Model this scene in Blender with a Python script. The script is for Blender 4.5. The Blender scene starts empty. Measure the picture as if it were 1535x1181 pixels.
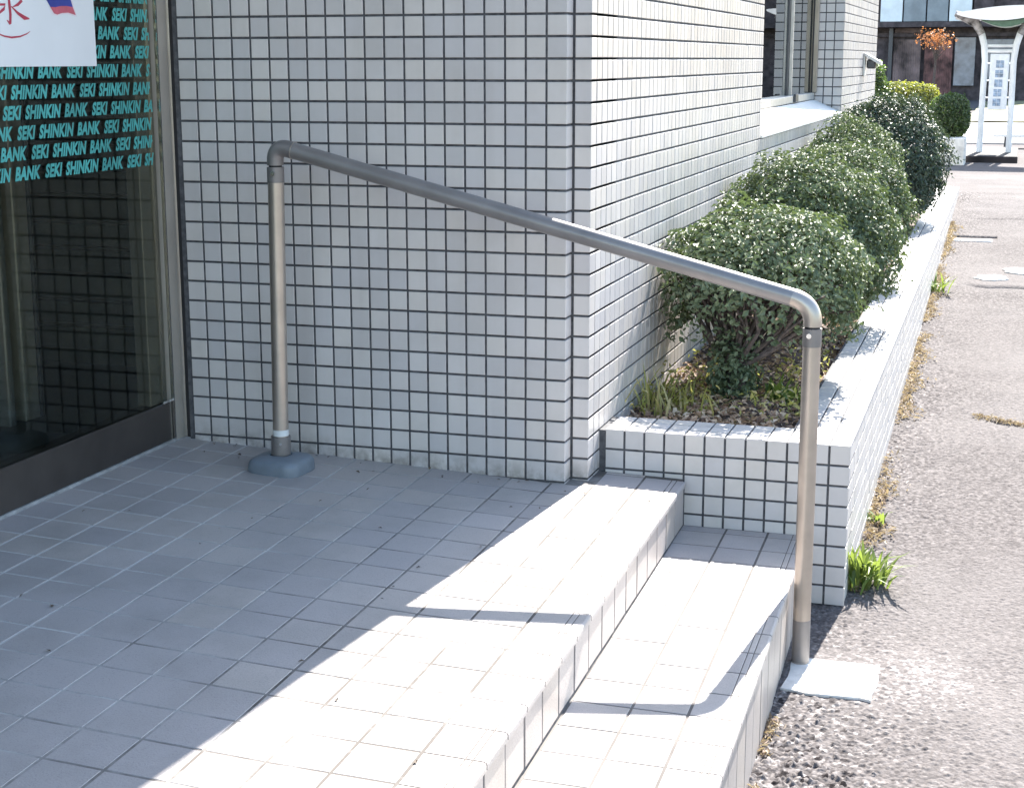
import bpy, math, random
import numpy as np
from mathutils import Vector, Matrix

random.seed(11)
RNG = np.random.default_rng(11)
S = bpy.context.scene
COL = S.collection

# ------------------------------------------------------------------ camera, sky, sun, exposure
cam_d = bpy.data.cameras.new('camera')
cam = bpy.data.objects.new('camera', cam_d)
COL.objects.link(cam)
cam_d.sensor_width = 36.0
cam_d.lens = 55.07
cam_d.clip_start = 0.05
cam_d.clip_end = 600
cam.location = (0.9896, -3.5173, 0.9992)
cam.rotation_euler = (1.3611, 0.0013, 0.3088)
S.camera = cam

SUN_EL = math.radians(39.5)
SUN_DIR = Vector((0.0911 * math.cos(SUN_EL), 0.9958 * math.cos(SUN_EL), math.sin(SUN_EL)))   # towards the sun
world = bpy.data.worlds.new('World')
S.world = world
world.use_nodes = True
wn = world.node_tree
wn.nodes.clear()
sky = wn.nodes.new('ShaderNodeTexSky')
sky.sky_type = 'NISHITA'
sky.sun_disc = False
sky.sun_elevation = SUN_EL
sky.sun_rotation = math.atan2(SUN_DIR.x, SUN_DIR.y)
sky.air_density = 1.3
sky.dust_density = 1.0
sky.ozone_density = 1.8
bg = wn.nodes.new('ShaderNodeBackground')
bg.inputs['Strength'].default_value = 0.10
wo = wn.nodes.new('ShaderNodeOutputWorld')
wn.links.new(sky.outputs[0], bg.inputs[0])
wn.links.new(bg.outputs[0], wo.inputs[0])

sun_d = bpy.data.lights.new('sun', 'SUN')
sun_d.energy = 5.0
sun_d.angle = math.radians(0.53)
sun_d.color = (1.0, 0.955, 0.88)
sun = bpy.data.objects.new('sun', sun_d)
COL.objects.link(sun)
sun.rotation_euler = SUN_DIR.to_track_quat('Z', 'Y').to_euler()
sun.location = (2, 6, 8)

S.view_settings.view_transform = 'Standard'
S.view_settings.look = 'None'
S.view_settings.exposure = 2.15
S.view_settings.gamma = 1.0
S.view_settings.use_curve_mapping = False

# ------------------------------------------------------------------ materials
MATS = {}


def new_mat(name):
    m = bpy.data.materials.new(name)
    m.use_nodes = True
    nt = m.node_tree
    nt.nodes.clear()
    out = nt.nodes.new('ShaderNodeOutputMaterial')
    MATS[name] = m
    return m, nt, out


def nd(nt, t, **kw):
    n = nt.nodes.new(t)
    for k, v in kw.items():
        setattr(n, k, v)
    return n


def math_n(nt, op, a, b=None):
    n = nd(nt, 'ShaderNodeMath', operation=op)
    for i, v in enumerate((a, b)):
        if v is None:
            continue
        if isinstance(v, (int, float)):
            n.inputs[i].default_value = v
        else:
            nt.links.new(v, n.inputs[i])
    return n.outputs[0]


def ramp(nt, fac, stops):
    r = nd(nt, 'ShaderNodeValToRGB')
    el = r.color_ramp.elements
    while len(el) > 1:
        el.remove(el[0])
    el[0].position, el[0].color = stops[0][0], (*stops[0][1], 1)
    for p, c in stops[1:]:
        e = el.new(p)
        e.color = (*c, 1)
    nt.links.new(fac, r.inputs[0])
    return r.outputs[0]


def mixc(nt, fac, a, b, mode='MIX'):
    n = nd(nt, 'ShaderNodeMix', data_type='RGBA', blend_type=mode)
    for sock, v in ((n.inputs['Factor'], fac), (n.inputs[6], a), (n.inputs[7], b)):
        if isinstance(v, (int, float)):
            sock.default_value = v
        elif isinstance(v, tuple):
            sock.default_value = (*v, 1)
        else:
            nt.links.new(v, sock)
    return n.outputs[2]


def noise(nt, vec, scale, detail=4, rough=0.55):
    n = nd(nt, 'ShaderNodeTexNoise')
    n.inputs['Scale'].default_value = scale
    n.inputs['Detail'].default_value = detail
    n.inputs['Roughness'].default_value = rough
    nt.links.new(vec, n.inputs['Vector'])
    return n.outputs['Fac']


def pos(nt):
    return nd(nt, 'ShaderNodeNewGeometry').outputs['Position']


def simple(name, col, rough=0.5, metal=0.0, spec=0.5, var=0.06, vscale=30.0, bump=0.0, bscale=200.0):
    """Principled with a little procedural unevenness in colour and roughness."""
    m, nt, out = new_mat(name)
    b = nd(nt, 'ShaderNodeBsdfPrincipled')
    p = pos(nt)
    f = noise(nt, p, vscale)
    lo = tuple(max(0, c * (1 - var * 2)) for c in col)
    hi = tuple(min(1, c * (1 + var * 2)) for c in col)
    c = ramp(nt, f, [(0.3, lo), (0.7, hi)])
    nt.links.new(c, b.inputs['Base Color'])
    b.inputs['Roughness'].default_value = rough
    b.inputs['Metallic'].default_value = metal
    b.inputs['Specular IOR Level'].default_value = spec
    if bump:
        bn = nd(nt, 'ShaderNodeBump')
        bn.inputs['Strength'].default_value = bump
        bn.inputs['Distance'].default_value = 0.002
        nt.links.new(noise(nt, p, bscale, 3), bn.inputs['Height'])
        nt.links.new(bn.outputs[0], b.inputs['Normal'])
    nt.links.new(b.outputs[0], out.inputs[0])
    return m


def tile_mat(name, col, cell, rough, spread, dirt_col, dirt_amt, dirt_scale=6.0, bump=0.0, spots=0.0, off=None):
    """Glazed or stoneware tile: every cell of the lattice its own slight tint, soft soiling, speckle."""
    m, nt, out = new_mat(name)
    b = nd(nt, 'ShaderNodeBsdfPrincipled')
    p = pos(nt)
    va = nd(nt, 'ShaderNodeVectorMath', operation='ADD')
    nt.links.new(p, va.inputs[0])
    va.inputs[1].default_value = off or (0, 0, 0)
    vm = nd(nt, 'ShaderNodeVectorMath', operation='DIVIDE')
    nt.links.new(va.outputs[0], vm.inputs[0])
    vm.inputs[1].default_value = cell
    fl = nd(nt, 'ShaderNodeVectorMath', operation='FLOOR')
    nt.links.new(vm.outputs[0], fl.inputs[0])
    wnz = nd(nt, 'ShaderNodeTexWhiteNoise', noise_dimensions='3D')
    nt.links.new(fl.outputs[0], wnz.inputs['Vector'])
    rnd = wnz.outputs['Value'] if off else nd(nt, 'ShaderNodeObjectInfo').outputs['Random']
    lo = tuple(c * (1 - spread) for c in col)
    hi = tuple(min(1, c * (1 + spread)) for c in col)
    warm = (hi[0], hi[1] * 0.985, hi[2] * 0.95)
    cool = (lo[0], lo[1] * 1.01, lo[2] * 1.035)
    c = ramp(nt, rnd, [(0.0, lo), (0.25, cool), (0.5, col), (0.75, warm), (1.0, hi)])
    d = noise(nt, p, dirt_scale, 6, 0.65)
    dm = nd(nt, 'ShaderNodeMapRange')
    dm.inputs[1].default_value, dm.inputs[2].default_value = 0.44, 0.66
    dm.inputs[3].default_value, dm.inputs[4].default_value = 0.0, dirt_amt
    nt.links.new(d, dm.inputs[0])
    c = mixc(nt, dm.outputs[0], c, dirt_col)
    if name == 'wall_tile':
        vs_ = nd(nt, 'ShaderNodeVectorMath', operation='MULTIPLY')
        nt.links.new(p, vs_.inputs[0])
        vs_.inputs[1].default_value = (14, 14, 0.55)
        stm = nd(nt, 'ShaderNodeMapRange')
        stm.inputs[1].default_value, stm.inputs[2].default_value = 0.5, 0.72
        stm.inputs[3].default_value, stm.inputs[4].default_value = 0.0, 0.16
        nt.links.new(noise(nt, vs_.outputs[0], 1.0, 4, 0.6), stm.inputs[0])
        c = mixc(nt, stm.outputs[0], c, (0.40, 0.36, 0.33))
        sz = nd(nt, 'ShaderNodeSeparateXYZ')
        nt.links.new(p, sz.inputs[0])
        zz = math_n(nt, 'ADD', sz.outputs[2], math_n(nt, 'MULTIPLY', math_n(nt, 'MINIMUM', sz.outputs[0], 0.0), 0.04))
        gm = nd(nt, 'ShaderNodeMapRange')
        gm.inputs[1].default_value, gm.inputs[2].default_value = 0.055, -0.005
        nt.links.new(zz, gm.inputs[0])
        nz = nd(nt, 'ShaderNodeMapRange')
        nz.inputs[1].default_value, nz.inputs[2].default_value = 0.40, 0.62
        nt.links.new(noise(nt, p, 22, 5, 0.7), nz.inputs[0])
        gf = math_n(nt, 'MULTIPLY', math_n(nt, 'MULTIPLY', gm.outputs[0], nz.outputs[0]), 0.75)
        c = mixc(nt, gf, c, (0.20, 0.17, 0.14))
    if spots:
        sp = noise(nt, p, 420, 2, 0.5)
        sm = nd(nt, 'ShaderNodeMapRange')
        sm.inputs[1].default_value, sm.inputs[2].default_value = 0.56, 0.72
        sm.inputs[3].default_value, sm.inputs[4].default_value = 0.0, spots
        nt.links.new(sp, sm.inputs[0])
        c = mixc(nt, sm.outputs[0], c, tuple(x * 0.45 for x in col))
    nt.links.new(c, b.inputs['Base Color'])
    b.inputs['Roughness'].default_value = rough
    b.inputs['Specular IOR Level'].default_value = 0.4
    if bump:
        bn = nd(nt, 'ShaderNodeBump')
        bn.inputs['Strength'].default_value = bump
        bn.inputs['Distance'].default_value = 0.0015
        nt.links.new(noise(nt, p, 260, 4), bn.inputs['Height'])
        nt.links.new(bn.outputs[0], b.inputs['Normal'])
    nt.links.new(b.outputs[0], out.inputs[0])
    return m


M_WTILE = tile_mat('wall_tile', (0.61, 0.575, 0.56), (0.05, 0.05, 0.05), 0.30, 0.075, (0.42, 0.38, 0.34), 0.3, 3.5, off=(0.0, 0.003, -0.0028))
M_PTILE = tile_mat('planter_tile', (0.61, 0.58, 0.565), (0.05, 0.05, 0.05), 0.35, 0.06, (0.36, 0.34, 0.30), 0.25, 7.0, off=(-0.0062, 0.001, -0.0033))
M_FTILE = tile_mat('floor_tile', (0.425, 0.39, 0.38), (0.102, 0.1085, 0.3), 0.55, 0.07, (0.25, 0.235, 0.22), 0.45, 3.0, 0.45, 0.5)
M_RTILE = tile_mat('riser_tile', (0.43, 0.385, 0.36), (0.3, 0.1085, 0.3), 0.5, 0.05, (0.28, 0.25, 0.23), 0.35, 6.0, 0.3, 0.35)
M_GROUT = simple('dark_mortar', (0.085, 0.085, 0.092), 0.9, var=0.2, vscale=60, bump=0.4)
M_FGROUT = None      # set below
M_SGROUT = simple('step_mortar', (0.27, 0.25, 0.245), 0.9, var=0.25, vscale=20, bump=0.4)
M_PLASTER = simple('pale_plaster', (0.55, 0.54, 0.52), 0.85, var=0.06)
M_CONC = simple('pale_concrete', (0.66, 0.64, 0.61), 0.85, var=0.1, vscale=18, bump=0.5)
M_BRONZE = simple('bronze_frame', (0.30, 0.265, 0.225), 0.36, metal=0.45, var=0.06, vscale=8)
M_JAMB = simple('bronze_jamb', (0.50, 0.45, 0.39), 0.4, metal=0.25, var=0.06, vscale=8)
M_DBRONZE = simple('dark_bronze_kick', (0.085, 0.075, 0.07), 0.42, metal=0.6, var=0.1, vscale=8)
M_SEAL = simple('black_seal', (0.02, 0.018, 0.02), 0.6)
M_PIPE = simple('painted_pipe', (0.47, 0.415, 0.365), 0.34, metal=0.7, var=0.05, vscale=14)
M_FIT = simple('pipe_fitting', (0.22, 0.205, 0.20), 0.42, metal=0.35, var=0.05, vscale=20)
M_RAIL = simple('rail_sleeve', (0.28, 0.265, 0.26), 0.34, metal=0.4, var=0.06, vscale=12)
M_CHROME = simple('bright_screw', (0.8, 0.8, 0.8), 0.2, metal=1.0, var=0.02)
M_TAPE = simple('pale_tape', (0.72, 0.74, 0.74), 0.35, var=0.05)
M_RUBBER = simple('blue_grey_rubber', (0.17, 0.20, 0.235), 0.45, var=0.06, vscale=25)
M_SOIL = simple('garden_soil', (0.075, 0.05, 0.04), 0.95, var=0.35, vscale=45, bump=0.8, bscale=120)
M_BARK = simple('shrub_bark', (0.11, 0.085, 0.075), 0.9, var=0.3, vscale=80, bump=0.8)
M_WHITE = simple('white_paint', (0.80, 0.80, 0.79), 0.45, var=0.03)
M_SILL = simple('window_sill', (0.72, 0.71, 0.69), 0.5, var=0.05)
M_PAPER = simple('poster_paper', (0.80, 0.82, 0.84), 0.5, var=0.02, vscale=4)
M_RED = simple('poster_red', (0.45, 0.045, 0.085), 0.5, var=0.05)
M_REDL = simple('poster_soft_red', (0.55, 0.12, 0.16), 0.5, var=0.1)
M_BLUE = simple('poster_blue', (0.035, 0.055, 0.30), 0.5, var=0.1)
M_PINK = simple('poster_pale_rim', (0.82, 0.74, 0.78), 0.5, var=0.02)
M_TEAL = simple('teal_lettering', (0.07, 0.37, 0.35), 0.5, var=0.12, vscale=12)
M_INNER = simple('interior_panel', (0.185, 0.18, 0.17), 0.5, var=0.15, vscale=5)
M_INFLOOR = simple('interior_floor', (0.10, 0.105, 0.11), 0.35, var=0.1, vscale=9)
M_INPOST = simple('interior_post', (0.62, 0.54, 0.44), 0.4, metal=0.3, var=0.06)
M_STEEL = simple('dark_steel', (0.07, 0.075, 0.085), 0.4, metal=0.6)
M_ALU = simple('window_aluminium', (0.50, 0.49, 0.47), 0.4, metal=0.4)
M_LAMP = simple('lamp_housing', (0.62, 0.61, 0.58), 0.5)
M_DARKWOOD = simple('dark_timber', (0.072, 0.056, 0.06), 0.75, var=0.3, vscale=6, bump=0.3, bscale=30)
M_RUST = simple('rusty_sheet', (0.20, 0.098, 0.088), 0.75, var=0.45, vscale=3.5, bump=0.3, bscale=25)
M_RUST2 = simple('brown_sheet', (0.17, 0.122, 0.115), 0.75, var=0.4, vscale=3.0, bump=0.3, bscale=25)
M_PALEPANEL = simple('pale_blue_panel', (0.80, 0.86, 0.88), 0.45, var=0.06, vscale=3)
M_SLATEPANEL = simple('slate_panel', (0.24, 0.28, 0.31), 0.4, var=0.12, vscale=3)
M_GREYGLASS = simple('dusty_glass', (0.20, 0.22, 0.25), 0.18, var=0.2, vscale=4, spec=0.6)
M_ROOF = simple('roof_tile', (0.06, 0.065, 0.075), 0.6, var=0.2, vscale=4)
M_SIGNPOST = simple('shelter_paint', (0.70, 0.72, 0.74), 0.45, var=0.08, vscale=6)
M_SIGNWORN = simple('weathered_stone', (0.24, 0.23, 0.23), 0.85, var=0.5, vscale=16, bump=0.9, bscale=40)
M_CANOPYGREEN = simple('green_fascia', (0.06, 0.12, 0.075), 0.5, var=0.1)
M_BOARD = simple('notice_board', (0.70, 0.73, 0.77), 0.5, var=0.04)
M_BOARDSQ = simple('pale_blue_print', (0.25, 0.33, 0.45), 0.5, var=0.25, vscale=30)
M_BASE = simple('dark_plinth', (0.022, 0.018, 0.02), 0.85, var=0.3, vscale=6, bump=0.4)
M_ROAD = simple('pale_road', (0.33, 0.32, 0.32), 0.9, var=0.1, vscale=3)
M_LAWN = simple('dry_lawn', (0.20, 0.19, 0.10), 0.95, var=0.25, vscale=4, bump=0.8, bscale=40)
M_WHITEWALL = simple('pale_kerb', (0.62, 0.62, 0.62), 0.8, var=0.05)


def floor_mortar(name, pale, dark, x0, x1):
    """mortar colour painted for light: pale in the door-side shade, darker in the sun"""
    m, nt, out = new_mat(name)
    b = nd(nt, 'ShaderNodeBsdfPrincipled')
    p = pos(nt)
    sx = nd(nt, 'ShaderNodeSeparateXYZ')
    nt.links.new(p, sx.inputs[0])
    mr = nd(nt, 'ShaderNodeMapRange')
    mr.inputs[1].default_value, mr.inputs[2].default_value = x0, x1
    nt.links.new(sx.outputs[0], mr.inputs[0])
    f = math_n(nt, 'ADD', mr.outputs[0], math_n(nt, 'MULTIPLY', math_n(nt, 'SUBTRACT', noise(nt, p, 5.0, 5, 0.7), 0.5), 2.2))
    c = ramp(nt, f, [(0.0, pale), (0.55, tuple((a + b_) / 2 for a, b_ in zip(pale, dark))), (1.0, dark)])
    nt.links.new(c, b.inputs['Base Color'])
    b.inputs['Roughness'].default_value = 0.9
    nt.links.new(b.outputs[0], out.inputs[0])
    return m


M_FGROUT = floor_mortar('floor_mortar', (0.52, 0.51, 0.50), (0.10, 0.088, 0.08), -0.85, 0.08)  # shade-to-sun tone painted into the joint colour along x
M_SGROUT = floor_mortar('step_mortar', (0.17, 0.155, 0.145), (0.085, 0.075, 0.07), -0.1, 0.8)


def leaf_mat(name, cols, rough=0.35, trans=0.3, tcol=(0.16, 0.26, 0.04)):
    m, nt, out = new_mat(name)
    at = nd(nt, 'ShaderNodeAttribute', attribute_name='tint')
    n = len(cols)
    c = ramp(nt, at.outputs['Fac'], [(i / (n - 1), cc) for i, cc in enumerate(cols)])
    b = nd(nt, 'ShaderNodeBsdfPrincipled')
    nt.links.new(c, b.inputs['Base Color'])
    b.inputs['Roughness'].default_value = rough
    b.inputs['Specular IOR Level'].default_value = 0.5
    t = nd(nt, 'ShaderNodeBsdfTranslucent')
    t.inputs[0].default_value = (*tcol, 1)
    mx = nd(nt, 'ShaderNodeMixShader')
    mx.inputs[0].default_value = trans
    nt.links.new(b.outputs[0], mx.inputs[1])
    nt.links.new(t.outputs[0], mx.inputs[2])
    nt.links.new(mx.outputs[0], out.inputs[0])
    return m


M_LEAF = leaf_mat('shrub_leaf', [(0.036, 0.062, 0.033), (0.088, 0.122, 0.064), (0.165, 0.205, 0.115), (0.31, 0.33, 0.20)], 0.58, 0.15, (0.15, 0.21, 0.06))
M_DARKLEAF = leaf_mat('dark_shrub_leaf', [(0.016, 0.034, 0.024), (0.036, 0.058, 0.042), (0.066, 0.094, 0.06), (0.15, 0.18, 0.115)], 0.5, 0.10, (0.10, 0.16, 0.05))
M_YLEAF = leaf_mat('yellow_hedge_leaf', [(0.045, 0.065, 0.025), (0.10, 0.12, 0.04), (0.18, 0.185, 0.07)], 0.4, 0.35, (0.4, 0.42, 0.05))
M_GLEAF = leaf_mat('green_hedge_leaf', [(0.025, 0.045, 0.022), (0.055, 0.085, 0.038), (0.12, 0.155, 0.06)], 0.4, 0.3)
M_ORANGE = leaf_mat('orange_maple_leaf', [(0.22, 0.09, 0.06), (0.36, 0.17, 0.08), (0.50, 0.36, 0.17)], 0.5, 0.3, (0.55, 0.22, 0.07))
M_DRY = leaf_mat('dry_leaf', [(0.14, 0.075, 0.05), (0.34, 0.21, 0.14), (0.52, 0.37, 0.26), (0.66, 0.54, 0.40)], 0.7, 0.15, (0.4, 0.3, 0.15))
M_DRYDARK = leaf_mat('dark_litter', [(0.03, 0.022, 0.018), (0.09, 0.065, 0.045), (0.2, 0.15, 0.1)], 0.8, 0.0)
M_WEED = leaf_mat('weed_leaf', [(0.055, 0.11, 0.02), (0.12, 0.19, 0.04), (0.24, 0.28, 0.08)], 0.5, 0.32, (0.26, 0.34, 0.06))
M_WEEDY = leaf_mat('yellowed_weed', [(0.14, 0.16, 0.035), (0.30, 0.30, 0.08), (0.45, 0.40, 0.18), (0.50, 0.40, 0.24)], 0.5, 0.35, (0.5, 0.5, 0.12))
M_STRAW = leaf_mat('straw', [(0.15, 0.095, 0.075), (0.30, 0.215, 0.16), (0.46, 0.38, 0.29)], 0.7, 0.2, (0.5, 0.4, 0.2))


def glass_mat(name, tint, ior=1.5, boost=1.0):
    m, nt, out = new_mat(name)
    fr = nd(nt, 'ShaderNodeFresnel')
    fr.inputs[0].default_value = ior
    f = math_n(nt, 'MULTIPLY', fr.outputs[0], boost)
    t = nd(nt, 'ShaderNodeBsdfTransparent')
    t.inputs[0].default_value = (*tint, 1)
    g = nd(nt, 'ShaderNodeBsdfGlossy')
    g.inputs['Roughness'].default_value = 0.01
    g.inputs[0].default_value = (0.95, 0.97, 0.98, 1)
    mx = nd(nt, 'ShaderNodeMixShader')
    nt.links.new(f, mx.inputs[0])
    nt.links.new(t.outputs[0], mx.inputs[1])
    nt.links.new(g.outputs[0], mx.inputs[2])
    nt.links.new(mx.outputs[0], out.inputs[0])
    return m


M_DOORGLASS = glass_mat('door_glass', (0.72, 0.74, 0.71), 1.5, 0.11)
M_WINGLASS = glass_mat('window_glass', (0.60, 0.74, 0.76), 1.6, 1.2)


def asphalt_mat():
    m, nt, out = new_mat('worn_asphalt')
    b = nd(nt, 'ShaderNodeBsdfPrincipled')
    p = pos(nt)
    at = nd(nt, 'ShaderNodeAttribute', attribute_name='tint')
    v = nd(nt, 'ShaderNodeTexVoronoi')
    v.inputs['Scale'].default_value = 125
    nt.links.new(p, v.inputs['Vector'])
    sep = nd(nt, 'ShaderNodeSeparateColor')
    nt.links.new(v.outputs['Color'], sep.inputs[0])
    f = mixc(nt, 0.18, at.outputs['Color'], sep.outputs[0])
    c = ramp(nt, f, [(0.0, (0.020, 0.017, 0.018)), (0.25, (0.070, 0.063, 0.063)), (0.5, (0.122, 0.110, 0.109)),
                     (0.75, (0.180, 0.164, 0.161)), (1.0, (0.55, 0.51, 0.49))])
    big = noise(nt, p, 1.1, 5, 0.6)
    c = mixc(nt, ramp(nt, big, [(0.42, (0, 0, 0)), (0.62, (0.55, 0.55, 0.55))]), c, (0.165, 0.152, 0.150))
    stain = noise(nt, p, 2.6, 6, 0.7)
    c = mixc(nt, ramp(nt, stain, [(0.56, (0, 0, 0)), (0.70, (0.4, 0.4, 0.4))]), c, (0.075, 0.068, 0.068))
    fine = noise(nt, p, 300, 2)
    c = mixc(nt, 0.2, c, ramp(nt, fine, [(0.3, (0.3, 0.3, 0.3)), (0.7, (0.75, 0.75, 0.75))]), 'OVERLAY')
    nt.links.new(c, b.inputs['Base Color'])
    b.inputs['Roughness'].default_value = 0.95
    b.inputs['Specular IOR Level'].default_value = 0.08
    bn = nd(nt, 'ShaderNodeBump')
    bn.inputs['Strength'].default_value = 0.5
    bn.inputs['Distance'].default_value = 0.003
    nt.links.new(v.outputs['Distance'], bn.inputs['Height'])
    bn.invert = True
    nt.links.new(bn.outputs[0], b.inputs['Normal'])
    nt.links.new(b.outputs[0], out.inputs[0])
    return m


M_ASPHALT = asphalt_mat()

# ------------------------------------------------------------------ builders
ROOT = {}


def link(o, parent=None):
    COL.objects.link(o)
    if parent is not None:
        o.parent = parent
    return o


def org(parent):
    while parent is not None and parent.parent is not None:
        parent = parent.parent
    return Vector(parent.location) if parent is not None else Vector((0, 0, 0))


def tag(o, label=None, cat=None, group=None, kind=None):
    if label: o['label'] = label
    if cat: o['category'] = cat
    if group: o['group'] = group
    if kind: o['kind'] = kind
    return o


def thing(name, label, cat, loc, group=None):
    o = bpy.data.objects.new(name, None)
    o.empty_display_size = 0.05
    o.location = loc
    COL.objects.link(o)
    return tag(o, label, cat, group)


class MB:
    def __init__(s):
        s.v = []
        s.f = []
        s.sm = []

    def add(s, vs, fs, smooth=False):
        k = len(s.v)
        s.v += [tuple(p) for p in vs]
        s.f += [tuple(i + k for i in f) for f in fs]
        s.sm += [smooth] * len(fs)
        return s

    def box(s, x0, x1, y0, y1, z0, z1, b=0.0):
        if b <= 0:
            vs = [(x, y, z) for z in (z0, z1) for y in (y0, y1) for x in (x0, x1)]
            return s.add(vs, [(0, 2, 3, 1), (4, 5, 7, 6), (0, 1, 5, 4), (2, 6, 7, 3), (0, 4, 6, 2), (1, 3, 7, 5)])
        vs = []
        idx = {}
        def vid(c, ax):
            key = (c, ax)
            if key not in idx:
                p = [(x0, x1)[c[0]], (y0, y1)[c[1]], (z0, z1)[c[2]]]
                for a in range(3):
                    if a != ax:
                        p[a] += b if c[a] == 0 else -b
                idx[key] = len(vs)
                vs.append(tuple(p))
            return idx[key]
        fs = []
        cs = [(i, j, k) for i in (0, 1) for j in (0, 1) for k in (0, 1)]
        for ax in range(3):
            o = [a for a in range(3) if a != ax]
            for side in (0, 1):
                q = []
                for u, w in ((0, 0), (1, 0), (1, 1), (0, 1)):
                    c = [0, 0, 0]
                    c[ax] = side; c[o[0]] = u; c[o[1]] = w
                    q.append(vid(tuple(c), ax))
                fs.append(tuple(q))
        for ax in range(3):
            o = [a for a in range(3) if a != ax]
            for u in (0, 1):
                for w in (0, 1):
                    a0 = [0, 0, 0]; a0[o[0]] = u; a0[o[1]] = w
                    a1 = list(a0); a1[ax] = 1
                    a0, a1 = tuple(a0), tuple(a1)
                    fs.append((vid(a0, o[0]), vid(a1, o[0]), vid(a1, o[1]), vid(a0, o[1])))
        for c in cs:
            fs.append((vid(c, 0), vid(c, 1), vid(c, 2)))
        return s.add(vs, fs)

    def tube(s, path, r, n=16, caps=True, smooth=True):
        path = [Vector(p) for p in path]
        rs = r if isinstance(r, (list, tuple)) else [r] * len(path)
        t0 = (path[1] - path[0]).normalized()
        up = Vector((0, 0, 1)) if abs(t0.z) < 0.9 else Vector((1, 0, 0))
        a = t0.cross(up).normalized()
        vs = []
        for i, p in enumerate(path):
            if i == 0: t = path[1] - path[0]
            elif i == len(path) - 1: t = path[-1] - path[-2]
            else: t = (path[i + 1] - p).normalized() + (p - path[i - 1]).normalized()
            t.normalize()
            a = (a - t * a.dot(t)).normalized()
            b = t.cross(a)
            for k in range(n):
                th = 2 * math.pi * k / n
                vs.append(p + (a * math.cos(th) + b * math.sin(th)) * rs[i])
        fs = []
        for i in range(len(path) - 1):
            for k in range(n):
                k2 = (k + 1) % n
                fs.append((i * n + k, i * n + k2, (i + 1) * n + k2, (i + 1) * n + k))
        s.add(vs, fs, smooth)
        if caps:
            m = (len(path) - 1) * n
            s.add(vs, [], False)
            k0 = len(s.v) - len(vs)
            s.f.append(tuple(k0 + k for k in reversed(range(n)))); s.sm.append(False)
            s.f.append(tuple(k0 + m + k for k in range(n))); s.sm.append(False)
        return s

    def prism(s, pts, axis, d0, d1):
        """polygon pts (u,v) in the plane normal to axis, extruded from d0 to d1"""
        def P(u, v, d):
            return {'x': (d, u, v), 'y': (u, d, v), 'z': (u, v, d)}[axis]
        n = len(pts)
        vs = [P(u, v, d0) for u, v in pts] + [P(u, v, d1) for u, v in pts]
        fs = [tuple(reversed(range(n))), tuple(range(n, 2 * n))]
        fs += [(i, (i + 1) % n, n + (i + 1) % n, n + i) for i in range(n)]
        return s.add(vs, fs)

    def build(s, name, mat, parent=None, **kw):
        o0 = org(parent)
        me = bpy.data.meshes.new(name)
        me.from_pydata([(p[0] - o0.x, p[1] - o0.y, p[2] - o0.z) for p in s.v], [], s.f)
        me.materials.append(mat)
        if any(s.sm):
            me.polygons.foreach_set('use_smooth', s.sm)
        me.validate()
        o = link(bpy.data.objects.new(name, me), parent)
        return tag(o, **kw)


def np_mesh(name, V, F, mat, parent=None, tint=None, smooth=False, **kw):
    """V (n,3), F (m,k) arrays"""
    o0 = org(parent)
    V = np.asarray(V, np.float32) - np.array(o0, np.float32)
    F = np.asarray(F, np.int32)
    k = F.shape[1]
    me = bpy.data.meshes.new(name)
    me.vertices.add(len(V))
    me.vertices.foreach_set('co', V.ravel())
    me.loops.add(F.size)
    me.loops.foreach_set('vertex_index', F.ravel())
    me.polygons.add(len(F))
    me.polygons.foreach_set('loop_start', np.arange(0, F.size, k, dtype=np.int32))
    me.polygons.foreach_set('loop_total', np.full(len(F), k, np.int32))
    me.update(calc_edges=True)
    me.polygons.foreach_set('use_smooth', np.full(len(F), bool(smooth)))
    if tint is not None:
        a = me.attributes.new('tint', 'FLOAT', 'POINT')
        a.data.foreach_set('value', np.asarray(tint, np.float32))
    me.materials.append(mat)
    o = link(bpy.data.objects.new(name, me), parent)
    return tag(o, **kw)


# ---- tiles: a chamfered slab in local axes u (width), v (height), n (out of the wall)
def tile_arrays(w, h, t, c, shear=0.0):
    def rect(W, H, n):
        return [(-W / 2, -H / 2, n), (W / 2, -H / 2, n), (W / 2, H / 2, n), (-W / 2, H / 2, n)]
    V = np.array(rect(w, h, 0) + rect(w, h, t - c) + rect(w - 2 * c, h - 2 * c, t))
    V[:, 0] += shear * V[:, 1]
    F = []
    for a in (0, 4):
        for k in range(4):
            F.append((a + k, a + (k + 1) % 4, a + 4 + (k + 1) % 4, a + 4 + k))
    F.append((8, 9, 10, 11))
    return V, np.array(F)


TILE_ME = {}


def tile_mesh(w, h, t, c, mat, shear=0.0):
    key = (round(w, 4), round(h, 4), t, c, mat.name, round(shear, 4))
    if key not in TILE_ME:
        V, F = tile_arrays(w, h, t, c, shear)
        me = bpy.data.meshes.new('tile')
        me.from_pydata(V.tolist(), [], F.tolist())
        me.materials.append(mat)
        TILE_ME[key] = me
    return TILE_ME[key]


def frame(u, v, n, p):
    return Matrix(((u[0], v[0], n[0], p[0]), (u[1], v[1], n[1], p[1]), (u[2], v[2], n[2], p[2]), (0, 0, 0, 1)))


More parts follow.
